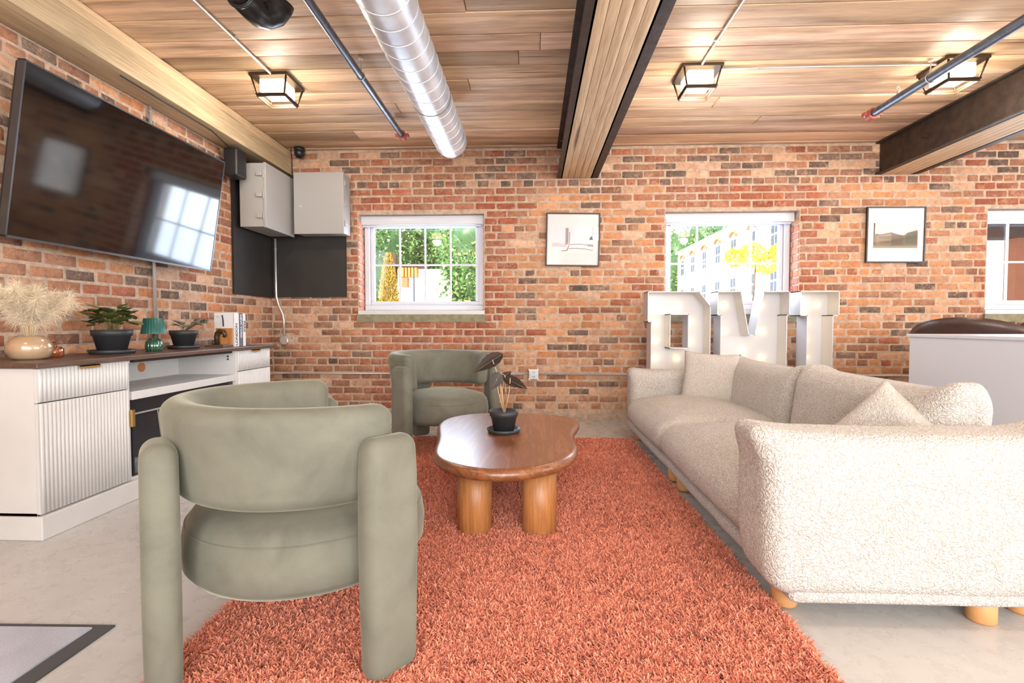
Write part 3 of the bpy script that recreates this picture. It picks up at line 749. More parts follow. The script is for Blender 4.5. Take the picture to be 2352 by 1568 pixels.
# ------------------------------------------------------------------ framed pictures
def framed(x0, x1, z0, z1, label, mats, tilt=0):
    w2, h2 = (x1 - x0) / 2, (z1 - z0) / 2
    t = thing('framed_picture', ((x0 + x1) / 2, D - .012, (z0 + z1) / 2), label, 'picture', 'framed photographs on the brick wall'); t.rotation_euler = (0, R(tilt), 0)
    mb = MB(); b = .013
    for s in (-1, 1):
        mb.box(-w2, w2, -.022, .0, s * h2 - b * (s + 1) / 2, s * h2 + b * (1 - s) / 2); mb.box(s * w2 - b * (s + 1) / 2, s * w2 + b * (1 - s) / 2, -.022, 0, -h2 + b, h2 - b)
    bevel(mb.build('frame', MT['frame'], t), .002)
    MB().box(-w2 + b, w2 - b, -.010, -.002, -h2 + b, h2 - b).build('mount_board', MT['paper'], t)
    mats(t, w2, h2)
    MB().box(-w2 + b, w2 - b, -.016, -.0145, -h2 + b, h2 - b).build('glass', MT['pane'], t)
def pic(t, shapes):
    mb = MB()
    for i, (poly, c) in enumerate(shapes):
        y = -.0102 - i * .00012
        mb.add([(x, y, z) for x, z in poly], [tuple(range(len(poly)))], False, None, lin(c))
    mb.build('photograph', MT['print_'], t, colname='Col')
def rc(x0, x1, z0, z1): return [(x0, z0), (x1, z0), (x1, z1), (x0, z1)]
def p1(t, w2, h2):
    S = [(rc(-.20, .20, -.11, .125), (214, 210, 218)), ([(-.20, -.11), (-.20, -.055), (-.07, -.045), (.0, -.02), (.20, -.03), (.20, -.11)], (228, 222, 220)),
         ([(-.20, -.07), (-.20, -.035), (-.15, -.03), (-.10, -.04), (-.06, -.035), (-.06, -.075)], (196, 188, 190)),
         (rc(-.073, -.043, -.05, .115), (172, 160, 158)), (rc(-.036, -.030, -.045, .075), (120, 108, 106)), ([(.02, .035), (.04, .085), (.20, .09), (.20, .04)], (238, 232, 232)),
         ([(-.036, -.055), (-.02, -.045), (.05, -.04), (.20, -.05), (.20, -.056), (.05, -.047), (-.02, -.052)], (118, 104, 102)),
         ([(-.04, -.085), (.03, -.08), (.12, -.085), (.20, -.10), (.20, -.108), (.12, -.094), (.03, -.089), (-.04, -.094)], (140, 122, 118)),
         ([(.135, -.045), (.20, -.045), (.20, -.07), (.145, -.065)], (150, 138, 130)), ([(-.12, -.11), (-.06, -.10), (-.036, -.045), (-.03, -.045), (-.05, -.108), (-.1, -.115)], (126, 112, 112)),
         ([(.165, .02), (.195, .045), (.20, .0), (.16, -.003)], (92, 88, 88))]
    for k in range(9):
        for j in range(3): S.append((rc(-.071 + j * .010, -.065 + j * .010, -.035 + k * .016, -.026 + k * .016), (140, 126, 124)))
    for k in range(5): S.append((rc(.188, .197, .05 + k * .015, .057 + k * .015), (110, 106, 106)))
    pic(t, S)
def p2(t, w2, h2):
    S = [(rc(-.205, .205, -.125, .115), (206, 186, 188)), ([(-.205, -.125), (-.205, .0), (-.17, .012), (-.14, .0), (.08, -.005), (.11, .02), (.15, .03), (.19, .045), (.205, .04), (.205, -.125)], (104, 96, 82)),
         ([(-.17, -.10), (-.17, -.005), (-.04, .018), (.07, -.012), (.07, -.09)], (128, 112, 92)), ([(-.04, -.10), (-.04, .018), (.07, -.012), (.07, -.095)], (92, 82, 74)),
         ([(-.175, -.002), (-.04, .022), (.075, -.010), (.075, -.015), (-.04, .014), (-.175, -.008)], (74, 64, 60)), (rc(-.205, -.19, -.09, .112), (86, 70, 62)),
         ([(-.205, -.125), (-.205, -.10), (.0, -.105), (.205, -.10), (.205, -.125)], (140, 128, 108)), ([(.09, -.02), (.12, .02), (.16, .03), (.2, .045), (.205, -.08), (.09, -.085)], (88, 88, 72))]
    for k in range(8):
        for z in (-.04, -.08): S.append((rc(-.155 + k * .014, -.149 + k * .014, z, z + .024), (70, 60, 54)))
    pic(t, S)
framed(.127, .652, 1.517, 2.036, 'black framed black-and-white photograph of a tower beside a curved road', p1, .9)
framed(3.182, 3.728, 1.536, 2.066, 'dark framed sepia photograph of an old mill building', p2, .4)

# ------------------------------------------------------------------ media cabinet
CX0, CX1, CY0, CY1 = -2.60, -2.155, 2.085, 4.02
t = thing('media_cabinet', (-2.38, 3.05, 0), 'long white media cabinet with fluted doors and dark wood top under the television', 'cabinet')
def cb(mb, name, mat, bv=0, par=None, label=None):
    o = mb.build(name, mat, par or t, label)
    if par is None: o.location = (2.38, -3.05, 0)
    if bv: bevel(o, bv)
    return o
mb = MB()
mb.box(CX0, CX1 - .02, CY0, CY0 + .018, .1, .757); mb.box(CX0, CX1 - .02, CY1 - .018, CY1, .1, .757)
mb.box(CX0, CX1 - .02, 2.585, 2.603, .1, .757); mb.box(CX0, CX1 - .004, 3.545, 3.565, .1, .757)
mb.box(CX0, CX0 + .012, CY0, CY1, .1, .757); mb.box(CX0, CX1 - .02, CY0, CY1, .1, .118)
mb.box(CX0, CX1 - .02, CY0 + .018, CY1 - .018, .739, .757)
cb(mb, 'carcass', MT['white'], .0015)
cb(MB().box(CX0, CX1 + .012, CY0 - .012, CY1 + .012, .0, .105), 'plinth', MT['white'], .004)
cb(MB().box(CX0 + .0, CX1 - .005, 2.603, 3.545, .54, .585), 'shelf', MT['white'], .002)
o = cb(MB().box(CX0 - .01, CX1 + .02, CY0 - .02, CY1 + .02, .757, .782), 'top', MT['walnut'], .004)
def fluted(y0, y1, z0, z1):
    mb = MB(); n = int((y1 - y0) / .0195); st = (y1 - y0 - .012) / n; mb.box(CX1 - .018, CX1 - .004, y0, y1, z0, z1)
    for k in range(n):
        c = y0 + .006 + st * (k + .5); V = []; F = []
        for i in range(7):
            a = PI * i / 6; V += [(CX1 - .005 + .0065 * math.sin(a), c - .42 * st * math.cos(a), z0 + .002), (CX1 - .005 + .0065 * math.sin(a), c - .42 * st * math.cos(a), z1 - .002)]
        for i in range(6): F.append((2 * i, 2 * i + 1, 2 * i + 3, 2 * i + 2))
        F.append(tuple(range(0, 14, 2))); F.append(tuple(range(13, 0, -2)))
        mb.add(V, F, True)
    return mb
def front(y0, y1, hy):
    d = cb(fluted(y0, y1, .605, .753), 'drawer', MT['white']); c = (y0 + y1) / 2
    MB().box(CX1 - .002, CX1 + .014, c - .055, c + .055, .748, .753).box(CX1 + .011, CX1 + .014, c - .055, c + .055, .738, .753).build('handle', MT['brass'], d)
    d = cb(fluted(y0, y1, .112, .600), 'door', MT['white']); s = 1 if hy > c else -1
    MB().box(CX1 - .012, CX1 + .012, hy - .001, hy + .005, .40, .49).box(CX1 + .006, CX1 + .018, hy - .012, hy + .005, .40, .49).build('handle', MT['brass'], d)
front(CY0, 2.583, 2.586); front(3.567, CY1, 3.562)
cb(MB().box(CX1 - .03, CX1 + .0, 2.61, 3.50, .742, .7565), 'light_strip', MT['black'], label='black strip light under the top')
fp = cb(MB().box(CX1 - .30, CX1 - .028, 2.606, 3.543, .12, .538), 'fireplace_insert', MT['fire'])
MB().box(CX1 - .028, CX1 - .022, 2.63, 3.52, .455, .463).build('chrome_strip', MT['galv'], fp)
MB().box(CX1 - .028, CX1 - .024, 2.62, 3.53, .125, .44).build('glass_front', MT['fire'], fp)
MB().box(CX1 - .024, CX1 - .0225, 2.63, 3.52, .13, .22).build('ember_bed', MT['marble'], fp)
mb = MB(); mb.cyl((CX0 + .012, 3.20, .665), (CX0 + .014, 3.20, .665), .032, seg=24); cb(mb, 'cable_hole', MT['arch'], label='round brown cable hole')
mb = MB()
for z in (.715, .695): mb.cyl((CX1 - .06, 3.5445, z), (CX1 - .06, 3.542, z), .007, seg=14)
cb(mb, 'peg_hole', MT['black'])
ZT = .782
# vase with pampas
def lathe_obj(name, prof, mat, par, seg=40, flute=0, nfl=0, **k): return MB().lathe(prof, seg=seg, flute=flute, nfl=nfl).build(name, mat, par, **k)
t = thing('vase', (-2.395, 2.285, ZT), 'round champagne glazed vase of pampas grass at the near end of the cabinet', 'vase')
lathe_obj('body', [(0, 0), (.055, 0), (.075, .012), (.086, .04), (.086, .065), (.074, .092), (.052, .106), (.046, .112), (.042, .112), (.046, .104), (.06, .09), (.07, .06), (.0, .02)], MT['vase'], t)
def strands(n, fn, width, segs=4):
    """n thin ribbons; fn(i) -> (points, colour, width factor)"""
    V = []; F = []; C = []
    for i in range(n):
        pts, c, wf = fn(i); d = Vector(pts[-1]) - Vector(pts[0]); s = d.cross(Vector((random.uniform(-1, 1), random.uniform(-1, 1), random.uniform(-1, 1))))
        s = s.normalized() * width * wf / 2; b = len(V); m = len(pts)
        for k, p in enumerate(pts):
            q = s * (1 - .85 * k / (m - 1)); p = Vector(p); V += [tuple(p - q), tuple(p + q)]
        for k in range(m - 1): F.append((b + 2 * k, b + 2 * k + 1, b + 2 * k + 3, b + 2 * k + 2)); C.append(c)
    return V, F, C
nst = 15
for k in range(nst):
    az = 2 * PI * k / nst + random.uniform(-.2, .2); lean = random.uniform(.06, .21) if k % 3 else random.uniform(.02, .08); hh = random.uniform(.20, .31)
    def P(s, az=az, lean=lean, hh=hh): return Vector((math.cos(az) * lean * s ** 1.7 + .012 * math.cos(az), math.sin(az) * lean * s ** 1.7 + .012 * math.sin(az), .09 + hh * (s ** .85) - .04 * lean * 10 * s ** 3 * .5))
    def fn(i):
        s = random.uniform(.25, 1.0); p = P(s); dr = (P(min(1, s + .05)) - P(s - .05)).normalized()
        out = Vector((random.gauss(0, 1), random.gauss(0, 1), random.gauss(0, .7))).normalized(); ln = random.uniform(.03, .062) * (1.15 - .5 * s)
        pts = [p, p + (out * .5 + dr * .6) * ln * .5, p + (out * .85 + dr * .6) * ln * .95 + Vector((0, 0, -.004)), p + (out * 1.1 + dr * .5) * ln * 1.25 + Vector((0, 0, -.014))]
        j = random.uniform(.86, 1.04); return pts, lin((min(255, 238 * j), min(255, 222 * j), min(255, 194 * j))), 1
    V, F, C = strands(620, fn, .0016)
    mb = MB()
    for c_ in [0]:
        mb.v = V; mb.v = [tuple(v) for v in V]; mb.f = F; mb.sm = [False] * len(F); mb.c = C; mb.mi = [0] * len(F)
    mb.tube([P(s) for s in (0, .25, .5, .75, .95)], .0018, 5, col=lin((214, 190, 150)))
    mb.build('pampas_plume', MT['pampas'], t, colname='Col')
t = thing('glass_jar', (-2.452, 2.43, ZT), 'small amber ribbed glass jar with lid beside the vase', 'jar')
lathe_obj('body', [(0, 0), (.054, 0), (.06, .006), (.06, .042), (.05, .052), (0, .052)], MT['amber'], t, 72, .035, 24)
lathe_obj('lid', [(0, .052), (.036, .052), (.038, .060), (.026, .064), (.025, .072), (.034, .078), (.034, .086), (0, .088)], MT['amber'], t)

def pot_plant(loc, rt, rb_, h, sr, label, cat='plant', name='potted_plant'):
    t = thing(name, loc, label, cat)
    lathe_obj('saucer', [(0, .003), (sr * .82, .003), (sr * .86, 0), (sr * .9, .0), (sr, .022), (sr * .97, .022), (sr * .86, .006), (0, .006)], MT['pot'], t)
    lathe_obj('pot', [(0, .008), (rb_, .008), (rt * .9, h * .74), (rt * .97, h * .76), (rt, h), (rt * .95, h), (rt * .9, h * .8), (0, h * .8)], MT['pot'], t)
    mb = MB(); mb.lathe([(rt * .93, h * .86), (rt * .5, h * .9), (0, h * .9)], seg=24); mb.build('soil', MT['soil'], t)
    return t
def leaf(mb, base, tip, width, droop, col, col2, up=Vector((0, 0, 1)), n=7, shape='oval', fold=.25, veins=False):
    base = Vector(base); tip = Vector(tip); d = tip - base; s = d.cross(up)
    s = s.normalized() if s.length > 1e-5 else Vector((1, 0, 0)); nn = s.cross(d).normalized(); V = []; F = []; m = 5
    for i in range(n + 1):
        f = i / n
        if shape == 'oval': wd = math.sin(PI * min(1, f * .93 + .06)) ** .75
        elif shape == 'arrow': wd = (1 - f) ** .8 * (1.0 if i % 2 else .84) if f > .12 else .8
        else: wd = math.sin(PI * f ** .7) * (1.0 if i % 2 else .9)
        c = base + d * f + nn * (droop * (f - f * f) * 4 * -.25) - Vector((0, 0, 1)) * droop * f * f * .5
        for k in range(m):
            x = (k - 2) / 2; V.append(tuple(c + s * x * wd * width / 2 + nn * (abs(x) * fold * width * wd * .5) + (d * (-.18 if shape == 'arrow' and i == 0 and abs(x) == 1 else 0))))
    for i in range(n):
        for k in range(m - 1):
            cc = col2 if (veins and (i % 2 == 0)) else col
            F.append(((i * m + k, i * m + k + 1, (i + 1) * m + k + 1, (i + 1) * m + k), cc))
    o = len(mb.v)
    mb.v += V
    for f, c in F: mb.f.append(tuple(o + q for q in f)); mb.sm.append(not veins); mb.c.append(c); mb.mi.append(0)
t = pot_plant((-2.405, 2.765, ZT), .098, .066, .135, .115, 'bushy green plant in a black pot, left of the small teal lamp')
for k in range(70):
    az = random.uniform(0, 2 * PI); el = random.uniform(.45, 1.45); ln = random.uniform(.055, .085)
    h0 = Vector((random.uniform(-.02, .02), random.uniform(-.02, .02), .12)); rr = random.uniform(.06, .14)
    b_ = h0 + Vector((math.cos(az) * math.cos(el) * rr, math.sin(az) * math.cos(el) * rr, math.sin(el) * rr * .95 + .01))
    e_ = b_ + Vector((math.cos(az + random.uniform(-.4, .4)) * ln, math.sin(az) * ln * .8, random.uniform(-.02, .035)))
    j = random.uniform(.8, 1.35); g = lin((88 * j, 98 * j, 52 * j))
    mb = MB(); leaf(mb, b_, e_, random.uniform(.055, .078), .012, g, g)
    mb.tube([h0, (h0 + b_) / 2 + Vector((0, 0, .01)), b_], .0014, 5, col=lin((150, 132, 92))); mb.build('leaf', MT['leaf'], t, colname='Col')
t = pot_plant((-2.40, 3.345, ZT), .085, .056, .125, .10, 'small plant with striped silvery leaves in a black pot, beside the books')
for k in range(26):
    az = random.uniform(0, 2 * PI); far = k > 8
    h0 = Vector((0, 0, .11)); b_ = h0 + (Vector((random.uniform(.04, .09), random.uniform(.0, .05), random.uniform(.05, .085))) if far else Vector((math.cos(az) * .03, math.sin(az) * .03, random.uniform(.03, .06))))
    e_ = b_ + (Vector((random.uniform(.04, .075), random.uniform(-.02, .05), random.uniform(-.01, .03))) if far else Vector((math.cos(az) * .05, math.sin(az) * .05, random.uniform(.0, .03))))
    mb = MB(); leaf(mb, b_, e_, .05, .008, lin((104, 98, 84)), lin((206, 196, 168)), veins=True, n=9)
    mb.tube([h0, (h0 + b_) / 2, b_], .0015, 5, col=lin((110, 84, 70))); mb.build('leaf', MT['leaf'], t, colname='Col')
t = thing('table_lamp', (-2.342, 3.0, ZT), 'tiny table lamp with ribbed green glass base and teal pleated shade', 'lamp')
lathe_obj('base', [(0, 0), (.038, 0), (.043, .012), (.045, .035), (.040, .062), (.024, .080), (.010, .084), (0, .084)], MT['glassgreen'], t, 60, .06, 15)
lathe_obj('stem', [(.006, .084), (.006, .125), (0, .125)], MT['black'], t, 12)
lathe_obj('shade', [(.066, .108), (.050, .204), (.046, .204), (.063, .108)], MT['shade'], t, 96, .028, 24)
# books, bookend, tray
bx, by = -2.228, 3.645
grp = 'books stood beside the bookend'
def book(y0, y1, wdt, hgt, mat, txt, up, tmat, label, size):
    t = thing('book', (bx - wdt / 2, (y0 + y1) / 2, ZT), label, 'book', grp); y2 = (y1 - y0) / 2 - .0008; w2 = wdt / 2
    mb = MB(); mb.box(-w2, w2, -y2, -y2 + .003, 0, hgt); mb.box(-w2, w2, y2 - .003, y2, 0, hgt); mb.box(w2 - .003, w2, -y2, y2, 0, hgt)
    bevel(mb.build('cover', mat, t), .001)
    MB().box(-w2 + .004, w2 - .004, -y2 + .003, y2 - .003, .003, hgt - .004).build('pages', MT['paper'], t)
    cu = bpy.data.curves.new('spine_title', 'FONT'); cu.body = txt; cu.size = size; cu.extrude = .0002; cu.align_x = 'CENTER'; cu.align_y = 'CENTER'; cu.offset = .0006
    tmp = bpy.data.objects.new('tmp', cu); COL.objects.link(tmp); dg = bpy.context.evaluated_depsgraph_get(); me = bpy.data.meshes.new_from_object(tmp.evaluated_get(dg)); bpy.data.objects.remove(tmp); me.materials.clear(); me.materials.append(tmat); o = link('spine_title', me, t); o.location = (w2 + .0006, 0, hgt * (.36 if up else .60))
    # lettering on the spine, whose face looks along +X
    base = Matrix(((0, 0, 1), (1, 0, 0), (0, 1, 0)))          # text x -> +Y, text y -> +Z, normal -> +X
    o.rotation_euler = (base @ Matrix.Rotation(R(90 if up else -90), 3, 'Z')).to_euler()
    return t
b1 = book(by, by + .068, .150, .253, MT['paper'], 'LONDON', True, MT['ink'], 'thick white book with LONDON on its spine, its cover towards the camera', .038)
book(by + .069, by + .113, .148, .251, MT['greyspine'], 'NEW YORK', False, MT['paper'], 'grey book with NEW YORK on its spine, between the two white books', .034)
book(by + .114, by + .155, .149, .250, MT['paper'], 'PARIS', False, MT['ink'], 'thin white book with PARIS on its spine, nearest the corner', .034)
mb = MB(); mb.box(-.06, -.03, -.0352, -.0344, .225, .2262); mb.box(-.06, -.034, -.0352, -.0344, .219, .2202); mb.tube([(-.012, -.0350, .235), (-.006, -.035, .20), (-.004, -.035, .15)], .0045, 6); mb.build('cover_print', MT['ink'], b1)
t = thing('bookend', (bx - .07, by - .045, ZT), 'wooden bookend with a dark bronze pipe figure against the white book', 'bookend')
bevel(MB().box(-.075, .065, -.075, .043, 0, .016).build('foot', MT['walnut'], t), .002)
bevel(MB().box(-.060, .065, .030, .043, .016, .138).build('panel', MT['leg'], t), .002)
mb = MB(); mb.tube([(-.03, .0, .016), (-.035, 0, .07), (-.028, 0, .10), (-.008, 0, .116), (.018, 0, .112), (.028, 0, .09), (.022, 0, .072)], [.016, .017, .018, .019, .017, .013, .010], 14); mb.tube([(-.05, -.01, .016), (-.052, -.01, .05)], [.012, .009], 10); mb.build('figure', MT['bronze'], t)
t = MB().lathe([(0, 0), (.062, 0), (.068, .008), (.064, .010), (.058, .004), (0, .004)], seg=32).build('round_tray', MT['walnut'], label='small round brown tray behind the books at the far end of the cabinet', cat='tray', loc=(-2.43, 3.90, ZT))

# ------------------------------------------------------------------ barrel armchairs
def make_chair(loc, facing, label, rear):
    t = thing('armchair', loc, label, 'armchair', 'sage velvet barrel armchairs', facing)
    Rm = .338; th = .095; H0, H1 = .455, .73; half = R(112); Lb = 2 * half * Rm
    def warp(p):
        a = PI + p.x / Rm; s = abs(p.x) / (Lb / 2)
        bul = 1 + .10 * math.cos(PI * (p.z) / .30)
        rr = Rm + (p.y * bul) + .018 * (p.z / .14) + .03 * max(0, s - .6) ** 1.2
        z = p.z * (1 - .03 * s * s) + (H0 + H1) / 2 - .006 * s
        return Vector((rr * math.cos(a), rr * math.sin(a), z))
    MB().rbox((Lb, th, H1 - H0), .045, (0, 0, 0), (44, 1, 6), 5, warp=warp).build('backrest', MT['velvet'], t)
    mb = MB(); mb.tube([warp(Vector((0, .0485, z))) for z in (-.11, -.05, 0, .05, .11)], .0015, 6); mb.build('back_seam', MT['velvet'], t)
    # round seat with a domed top
    pr = [(0, .212), (.24, .212), (.334, .220), (.356, .25), (.360, .30), (.354, .345), (.348, .362)]
    lathe_obj('seat', pr + [(.344, .372), (.324, .398), (.24, .422), (.14, .438), (.06, .443), (0, .444)], MT['velvet'], t, 64)
    MB().torus((0, 0, .364), .348, .0022, seg=64, sg=6).build('piping', MT['velvet'], t)
    for ang, tw in ((-75, 0), (75, 0), (rear, -18 if rear < 0 else 0)):
        def lw(p, ang=ang):
            z = p.z; tp = 1 - .10 * max(0, -z) / .33; e = .86 if z < -.30 else 1; return Vector((p.x * (.94 + .06 * math.cos(z * 4)), p.y * tp * (1 - .10 * max(0, z - .2) / .13), max(z * 1.04, -.314)))
        M = Matrix.Rotation(R(ang), 4, 'Z') @ Matrix.Translation((.424, 0, .320)) @ Matrix.Rotation(R(tw), 4, 'Z')
        V, F = rbox_raw((.085, .165, .62), .038, (1, 2, 8), 5)
        mb = MB(); mb.add(V, F, True, M, None, lw); mb.build('leg', MT['velvet'], t)
    return t
c1 = make_chair((-.716, 1.578, .012), R(36), 'sage velvet barrel armchair nearest the camera, seen from behind', -160)
c2 = make_chair((-.70, 3.81, .012), R(-45), 'sage velvet barrel armchair at the far end of the rug, against the brick wall', 170)

# ------------------------------------------------------------------ coffee table
OUT = [(-0.57, 2.885), (-0.526, 2.701), (-0.49, 2.586), (-0.475, 2.466), (-0.473, 2.316), (-0.456, 2.195), (-0.414, 2.098), (-0.328, 2.011), (-0.242, 1.958), (-0.158, 1.94), (-0.049, 1.952), (0.062, 2.017), (0.155, 2.11), (0.204, 2.23), (0.225, 2.371), (0.219, 2.466), (0.203, 2.568), (0.201, 2.631), (0.23, 2.768), (0.277, 2.901), (0.295, 3.023), (0.283, 3.097), (0.222, 3.18), (0.054, 3.262), (-0.129, 3.29), (-0.267, 3.283), (-0.384, 3.25), (-0.516, 3.15), (-0.57, 3.03)]
def spline(P, n=6):
    out = []; m = len(P)
    for i in range(m):
        p0, p1, p2, p3 = (Vector(P[(i + k) % m]) for k in (-1, 0, 1, 2))
        for k in range(n):
            u = k / n; out.append(.5 * ((2 * p1) + (p2 - p0) * u + (2 * p0 - 5 * p1 + 4 * p2 - p3) * u * u + (3 * p1 - p0 - 3 * p2 + p3) * u ** 3))
    return out
# smooth the outline a little
for _ in range(2): OUT = [tuple((Vector(OUT[i - 1]) + Vector(OUT[i]) * 2 + Vector(OUT[(i + 1) % len(OUT)])) / 4) for i in range(len(OUT))]
O2 = spline(OUT, 5); m = len(O2)
t = thing('coffee_table', (-.14, 2.6, 0), 'wavy kidney-shaped brown wooden coffee table on thick round legs', 'table')
cen = Vector((-.14, 2.6))
nrm = []
for i in range(m):
    d = (O2[(i + 1) % m] - O2[i - 1]).normalized(); nrm.append(Vector((d.y, -d.x)))
if sum((O2[i] - cen).dot(nrm[i]) for i in range(m)) < 0: nrm = [-n for n in nrm]
V = []; F = []; K = 10; zt, zb = .372, .318; rr = (zt - zb) / 2
for k in range(K + 1):
    a = PI / 2 - PI * k / K; off = rr * math.cos(a) - rr; z = (zt + zb) / 2 + rr * math.sin(a)
    for i in range(m):
        q = O2[i] + nrm[i] * off - cen; V.append((q.x, q.y, z))
for k in range(K):
    for i in range(m): F.append((k * m + i, k * m + (i + 1) % m, (k + 1) * m + (i + 1) % m, (k + 1) * m + i))
mb = MB(); mb.add(V, F, True)
for k in (0, K):
    tr_ = tessellate_polygon([[Vector(V[k * m + i]) for i in range(m)]]); mb.add([V[k * m + i] for i in range(m)], [tuple(x) for x in tr_], False)
mb.build('tabletop', MT['oak'], t, loc=(0, 0, 0))
for x, y in ((-.262, 2.235), (.030, 2.240), (-.335, 2.92), (.070, 2.92)):
    MB().lathe([(0, 0), (.074, 0), (.078, .004), (.078, .33), (0, .33)], (x - cen.x, y - cen.y, .008), 40).build('leg', MT['leg'], t)
# alocasia
t = pot_plant((-.155, 2.66, .372), .078, .054, .118, .092, 'dark-leaved arrowhead plant in a black pot on the coffee table')
Q = lambda px, py, Y: pix(px, py, Y) - Vector((-.155, 2.66, .372))
top = Vector((0, 0, .11)); dk = lin((44, 34, 31)); vn = lin((120, 104, 72))
LV = [((1131, 826, 2.62), (1088, 853, 2.60), (1155, 812, 2.66)), ((1140, 870, 2.60), (1128, 893, 2.58), (1118, 864, 2.62)), ((1172, 868, 2.62), (1212, 891, 2.60), (1155, 866, 2.66)), ((1160, 862, 2.70), (1175, 850, 2.74), (1150, 868, 2.68))]
for i, (a, b_, c_) in enumerate(LV):
    at_, tip, back = Q(*a), Q(*b_), Q(*c_); d = (tip - at_); mb = MB()
    wdt = (.085, .075, .07, .045)[i]; bk = at_ - d * .65
    up = Vector((.15, -.75, .6)) if i != 1 else Vector((.2, -1, .1))
    leaf(mb, back if i in (0, 2) else bk, tip, wdt, .012, dk, dk, up=up, n=12, shape='wavy', fold=.22)
    dd = (tip - (back if i in (0, 2) else bk)); mb.tube([(back if i in (0, 2) else bk) + dd * f + Vector((0, -.003, -.001 - .012 * f * f * .5)) for f in (.05, .3, .6, .95)], .0012, 5, col=vn)
    mb.build('leaf', MT['leaf'], t, colname='Col')
    mid = (top + at_) / 2 + Vector(((.012, -.01, .012, -.012)[i], 0, .02))
    mb = MB(); mb.tube([top + Vector((random.uniform(-.008, .008), random.uniform(-.008, .008), -.01)), mid, at_ + Vector((0, 0, .0))], [.0032, .0026, .002], 7); mb.build('stem', MT['stem'], t)
mb = MB(); mb.tube([top, Q(1150, 905, 2.66), Q(1148, 870, 2.66), Q(1153, 858, 2.66), Q(1160, 862, 2.66), Q(1161, 900, 2.66)], .0022, 7); mb.build('stem', MT['stem'], t)

# ------------------------------------------------------------------ rug
def rug(x0, x1, y0, y1):
    base = MB(); V, F = rbox_raw((x1 - x0, y1 - y0, .010), .004, (1, 1, 1), 1); base.add(V, F, True, Matrix.Translation(((x0 + x1) / 2, (y0 + y1) / 2, .006)))
    o = base.build('shag_rug', MT['rugbase'], label='rust orange shag rug on the grey concrete floor under the coffee table', cat='rug')
    n1, n2 = 150000, 60000
    Y = np.concatenate([y0 + (y1 - y0) * rng.random(n1) ** 1.25, y0 + 1.3 * rng.random(n2)]); n = len(Y)
    X = x0 + (x1 - x0) * rng.random(n)
    segs = 4; az = rng.random(n) * 6.283; lean = .010 + .016 * rng.random(n); hh = .020 + .014 * rng.random(n); curl = (rng.random(n) - .5) * 2.5
    cl = np.sin(X * 37 + 2 * np.sin(Y * 23)) * np.cos(Y * 31 + 2 * np.cos(X * 29)); az = az * .6 + cl * 1.8
    P = np.zeros((n, segs, 2, 3), dtype=np.float32)
    wd = (.0026 + .0016 * rng.random(n)) * (1 + .25 * np.clip((Y - 2) / 2, 0, 1))
    for k in range(segs):
        f = k / (segs - 1); a = az + curl * f
        cx = X + np.cos(a) * lean * f * 1.2; cy = Y + np.sin(a) * lean * f * 1.2; cz = .009 + hh * (f - .28 * f * f * (lean / .02))
        sx = -np.sin(az + .6); sy = np.cos(az + .6); wk = wd * (1 - .55 * f)
        for j, s in enumerate((-1, 1)):
            P[:, k, j, 0] = cx + s * sx * wk; P[:, k, j, 1] = cy + s * sy * wk; P[:, k, j, 2] = cz
    nv = n * segs * 2; idx = (np.arange(n) * segs * 2)[:, None, None]; q = np.array([[2 * k, 2 * k + 1, 2 * k + 3, 2 * k + 2] for k in range(segs - 1)])[None]
    Fq = (idx + q).reshape(-1, 4)
    me = bpy.data.meshes.new('pile'); me.vertices.add(nv); me.vertices.foreach_set('co', P.ravel())
    me.loops.add(Fq.size); me.loops.foreach_set('vertex_index', Fq.ravel().astype(np.int32)); me.polygons.add(len(Fq))
    me.polygons.foreach_set('loop_start', (np.arange(len(Fq)) * 4).astype(np.int32)); me.polygons.foreach_set('use_smooth', np.ones(len(Fq), bool))
    A = np.array(lin((212, 128, 102))); B = np.array(lin((232, 156, 130))); Cc = np.array(lin((182, 102, 82))); r1 = rng.random(n)[:, None]; r2 = rng.random(n)[:, None]
    c = A + (B - A) * r1; c = np.where(r2 < .28, Cc + (A - Cc) * r1, c)
    col = np.ones((n, segs * 2, 4), dtype=np.float32); col[:, :, :3] = c[:, None, :]
    a_ = me.attributes.new('Col', 'FLOAT_COLOR', 'POINT'); a_.data.foreach_set('color', col.ravel())
    me.update(); me.validate(); me.materials.append(MT['rug']); p = link('pile', me, o); p['kind'] = 'stuff'
rug(-1.0, .80, .95, 4.06)

# ------------------------------------------------------------------ sofa
t = thing('sofa', (1.25, 2.92, 0), 'long cream boucle sofa with soft rounded arms and pinched corners', 'sofa')
SO = Vector((1.25, 2.92, 0))
def cushion(name, x0, x1, y0, y1, z0, z1, r, mid, ears=(), bulge=None, par=t, wr=.004, k=5, mat='boucle'):
    c = Vector(((x0 + x1) / 2, (y0 + y1) / 2, (z0 + z1) / 2)); h = Vector(((x1 - x0) / 2, (y1 - y0) / 2, (z1 - z0) / 2))
    def warp(p):
        q = p.copy()
        if bulge: q = bulge(q, h)
        for (ax, s, along, out, thin) in ears:       # pinched, lifted corner at the top
            f = max(0, (s * p[ax] / h[ax] - .72) / .28); g = max(0, (p.z / h.z - .55) / .45); e = (f * g) ** 1.5
            q.z += e * out; q[ax] += s * e * along; o = 1 - ax; q[o] *= 1 - thin * e
        w_ = mnoise.noise(Vector((p.x + c.x, p.y + c.y, p.z + c.z)) * 6) * wr + mnoise.noise(Vector((p.x + c.x, p.y + c.y, p.z + c.z)) * 15) * wr * .4
        return q + Vector((p.x / h.x, p.y / h.y, p.z / h.z)).normalized() * w_
    return MB().rbox(tuple(h * 2), r, tuple(c - SO), mid, k, warp=warp).build(name, MT[mat], par)
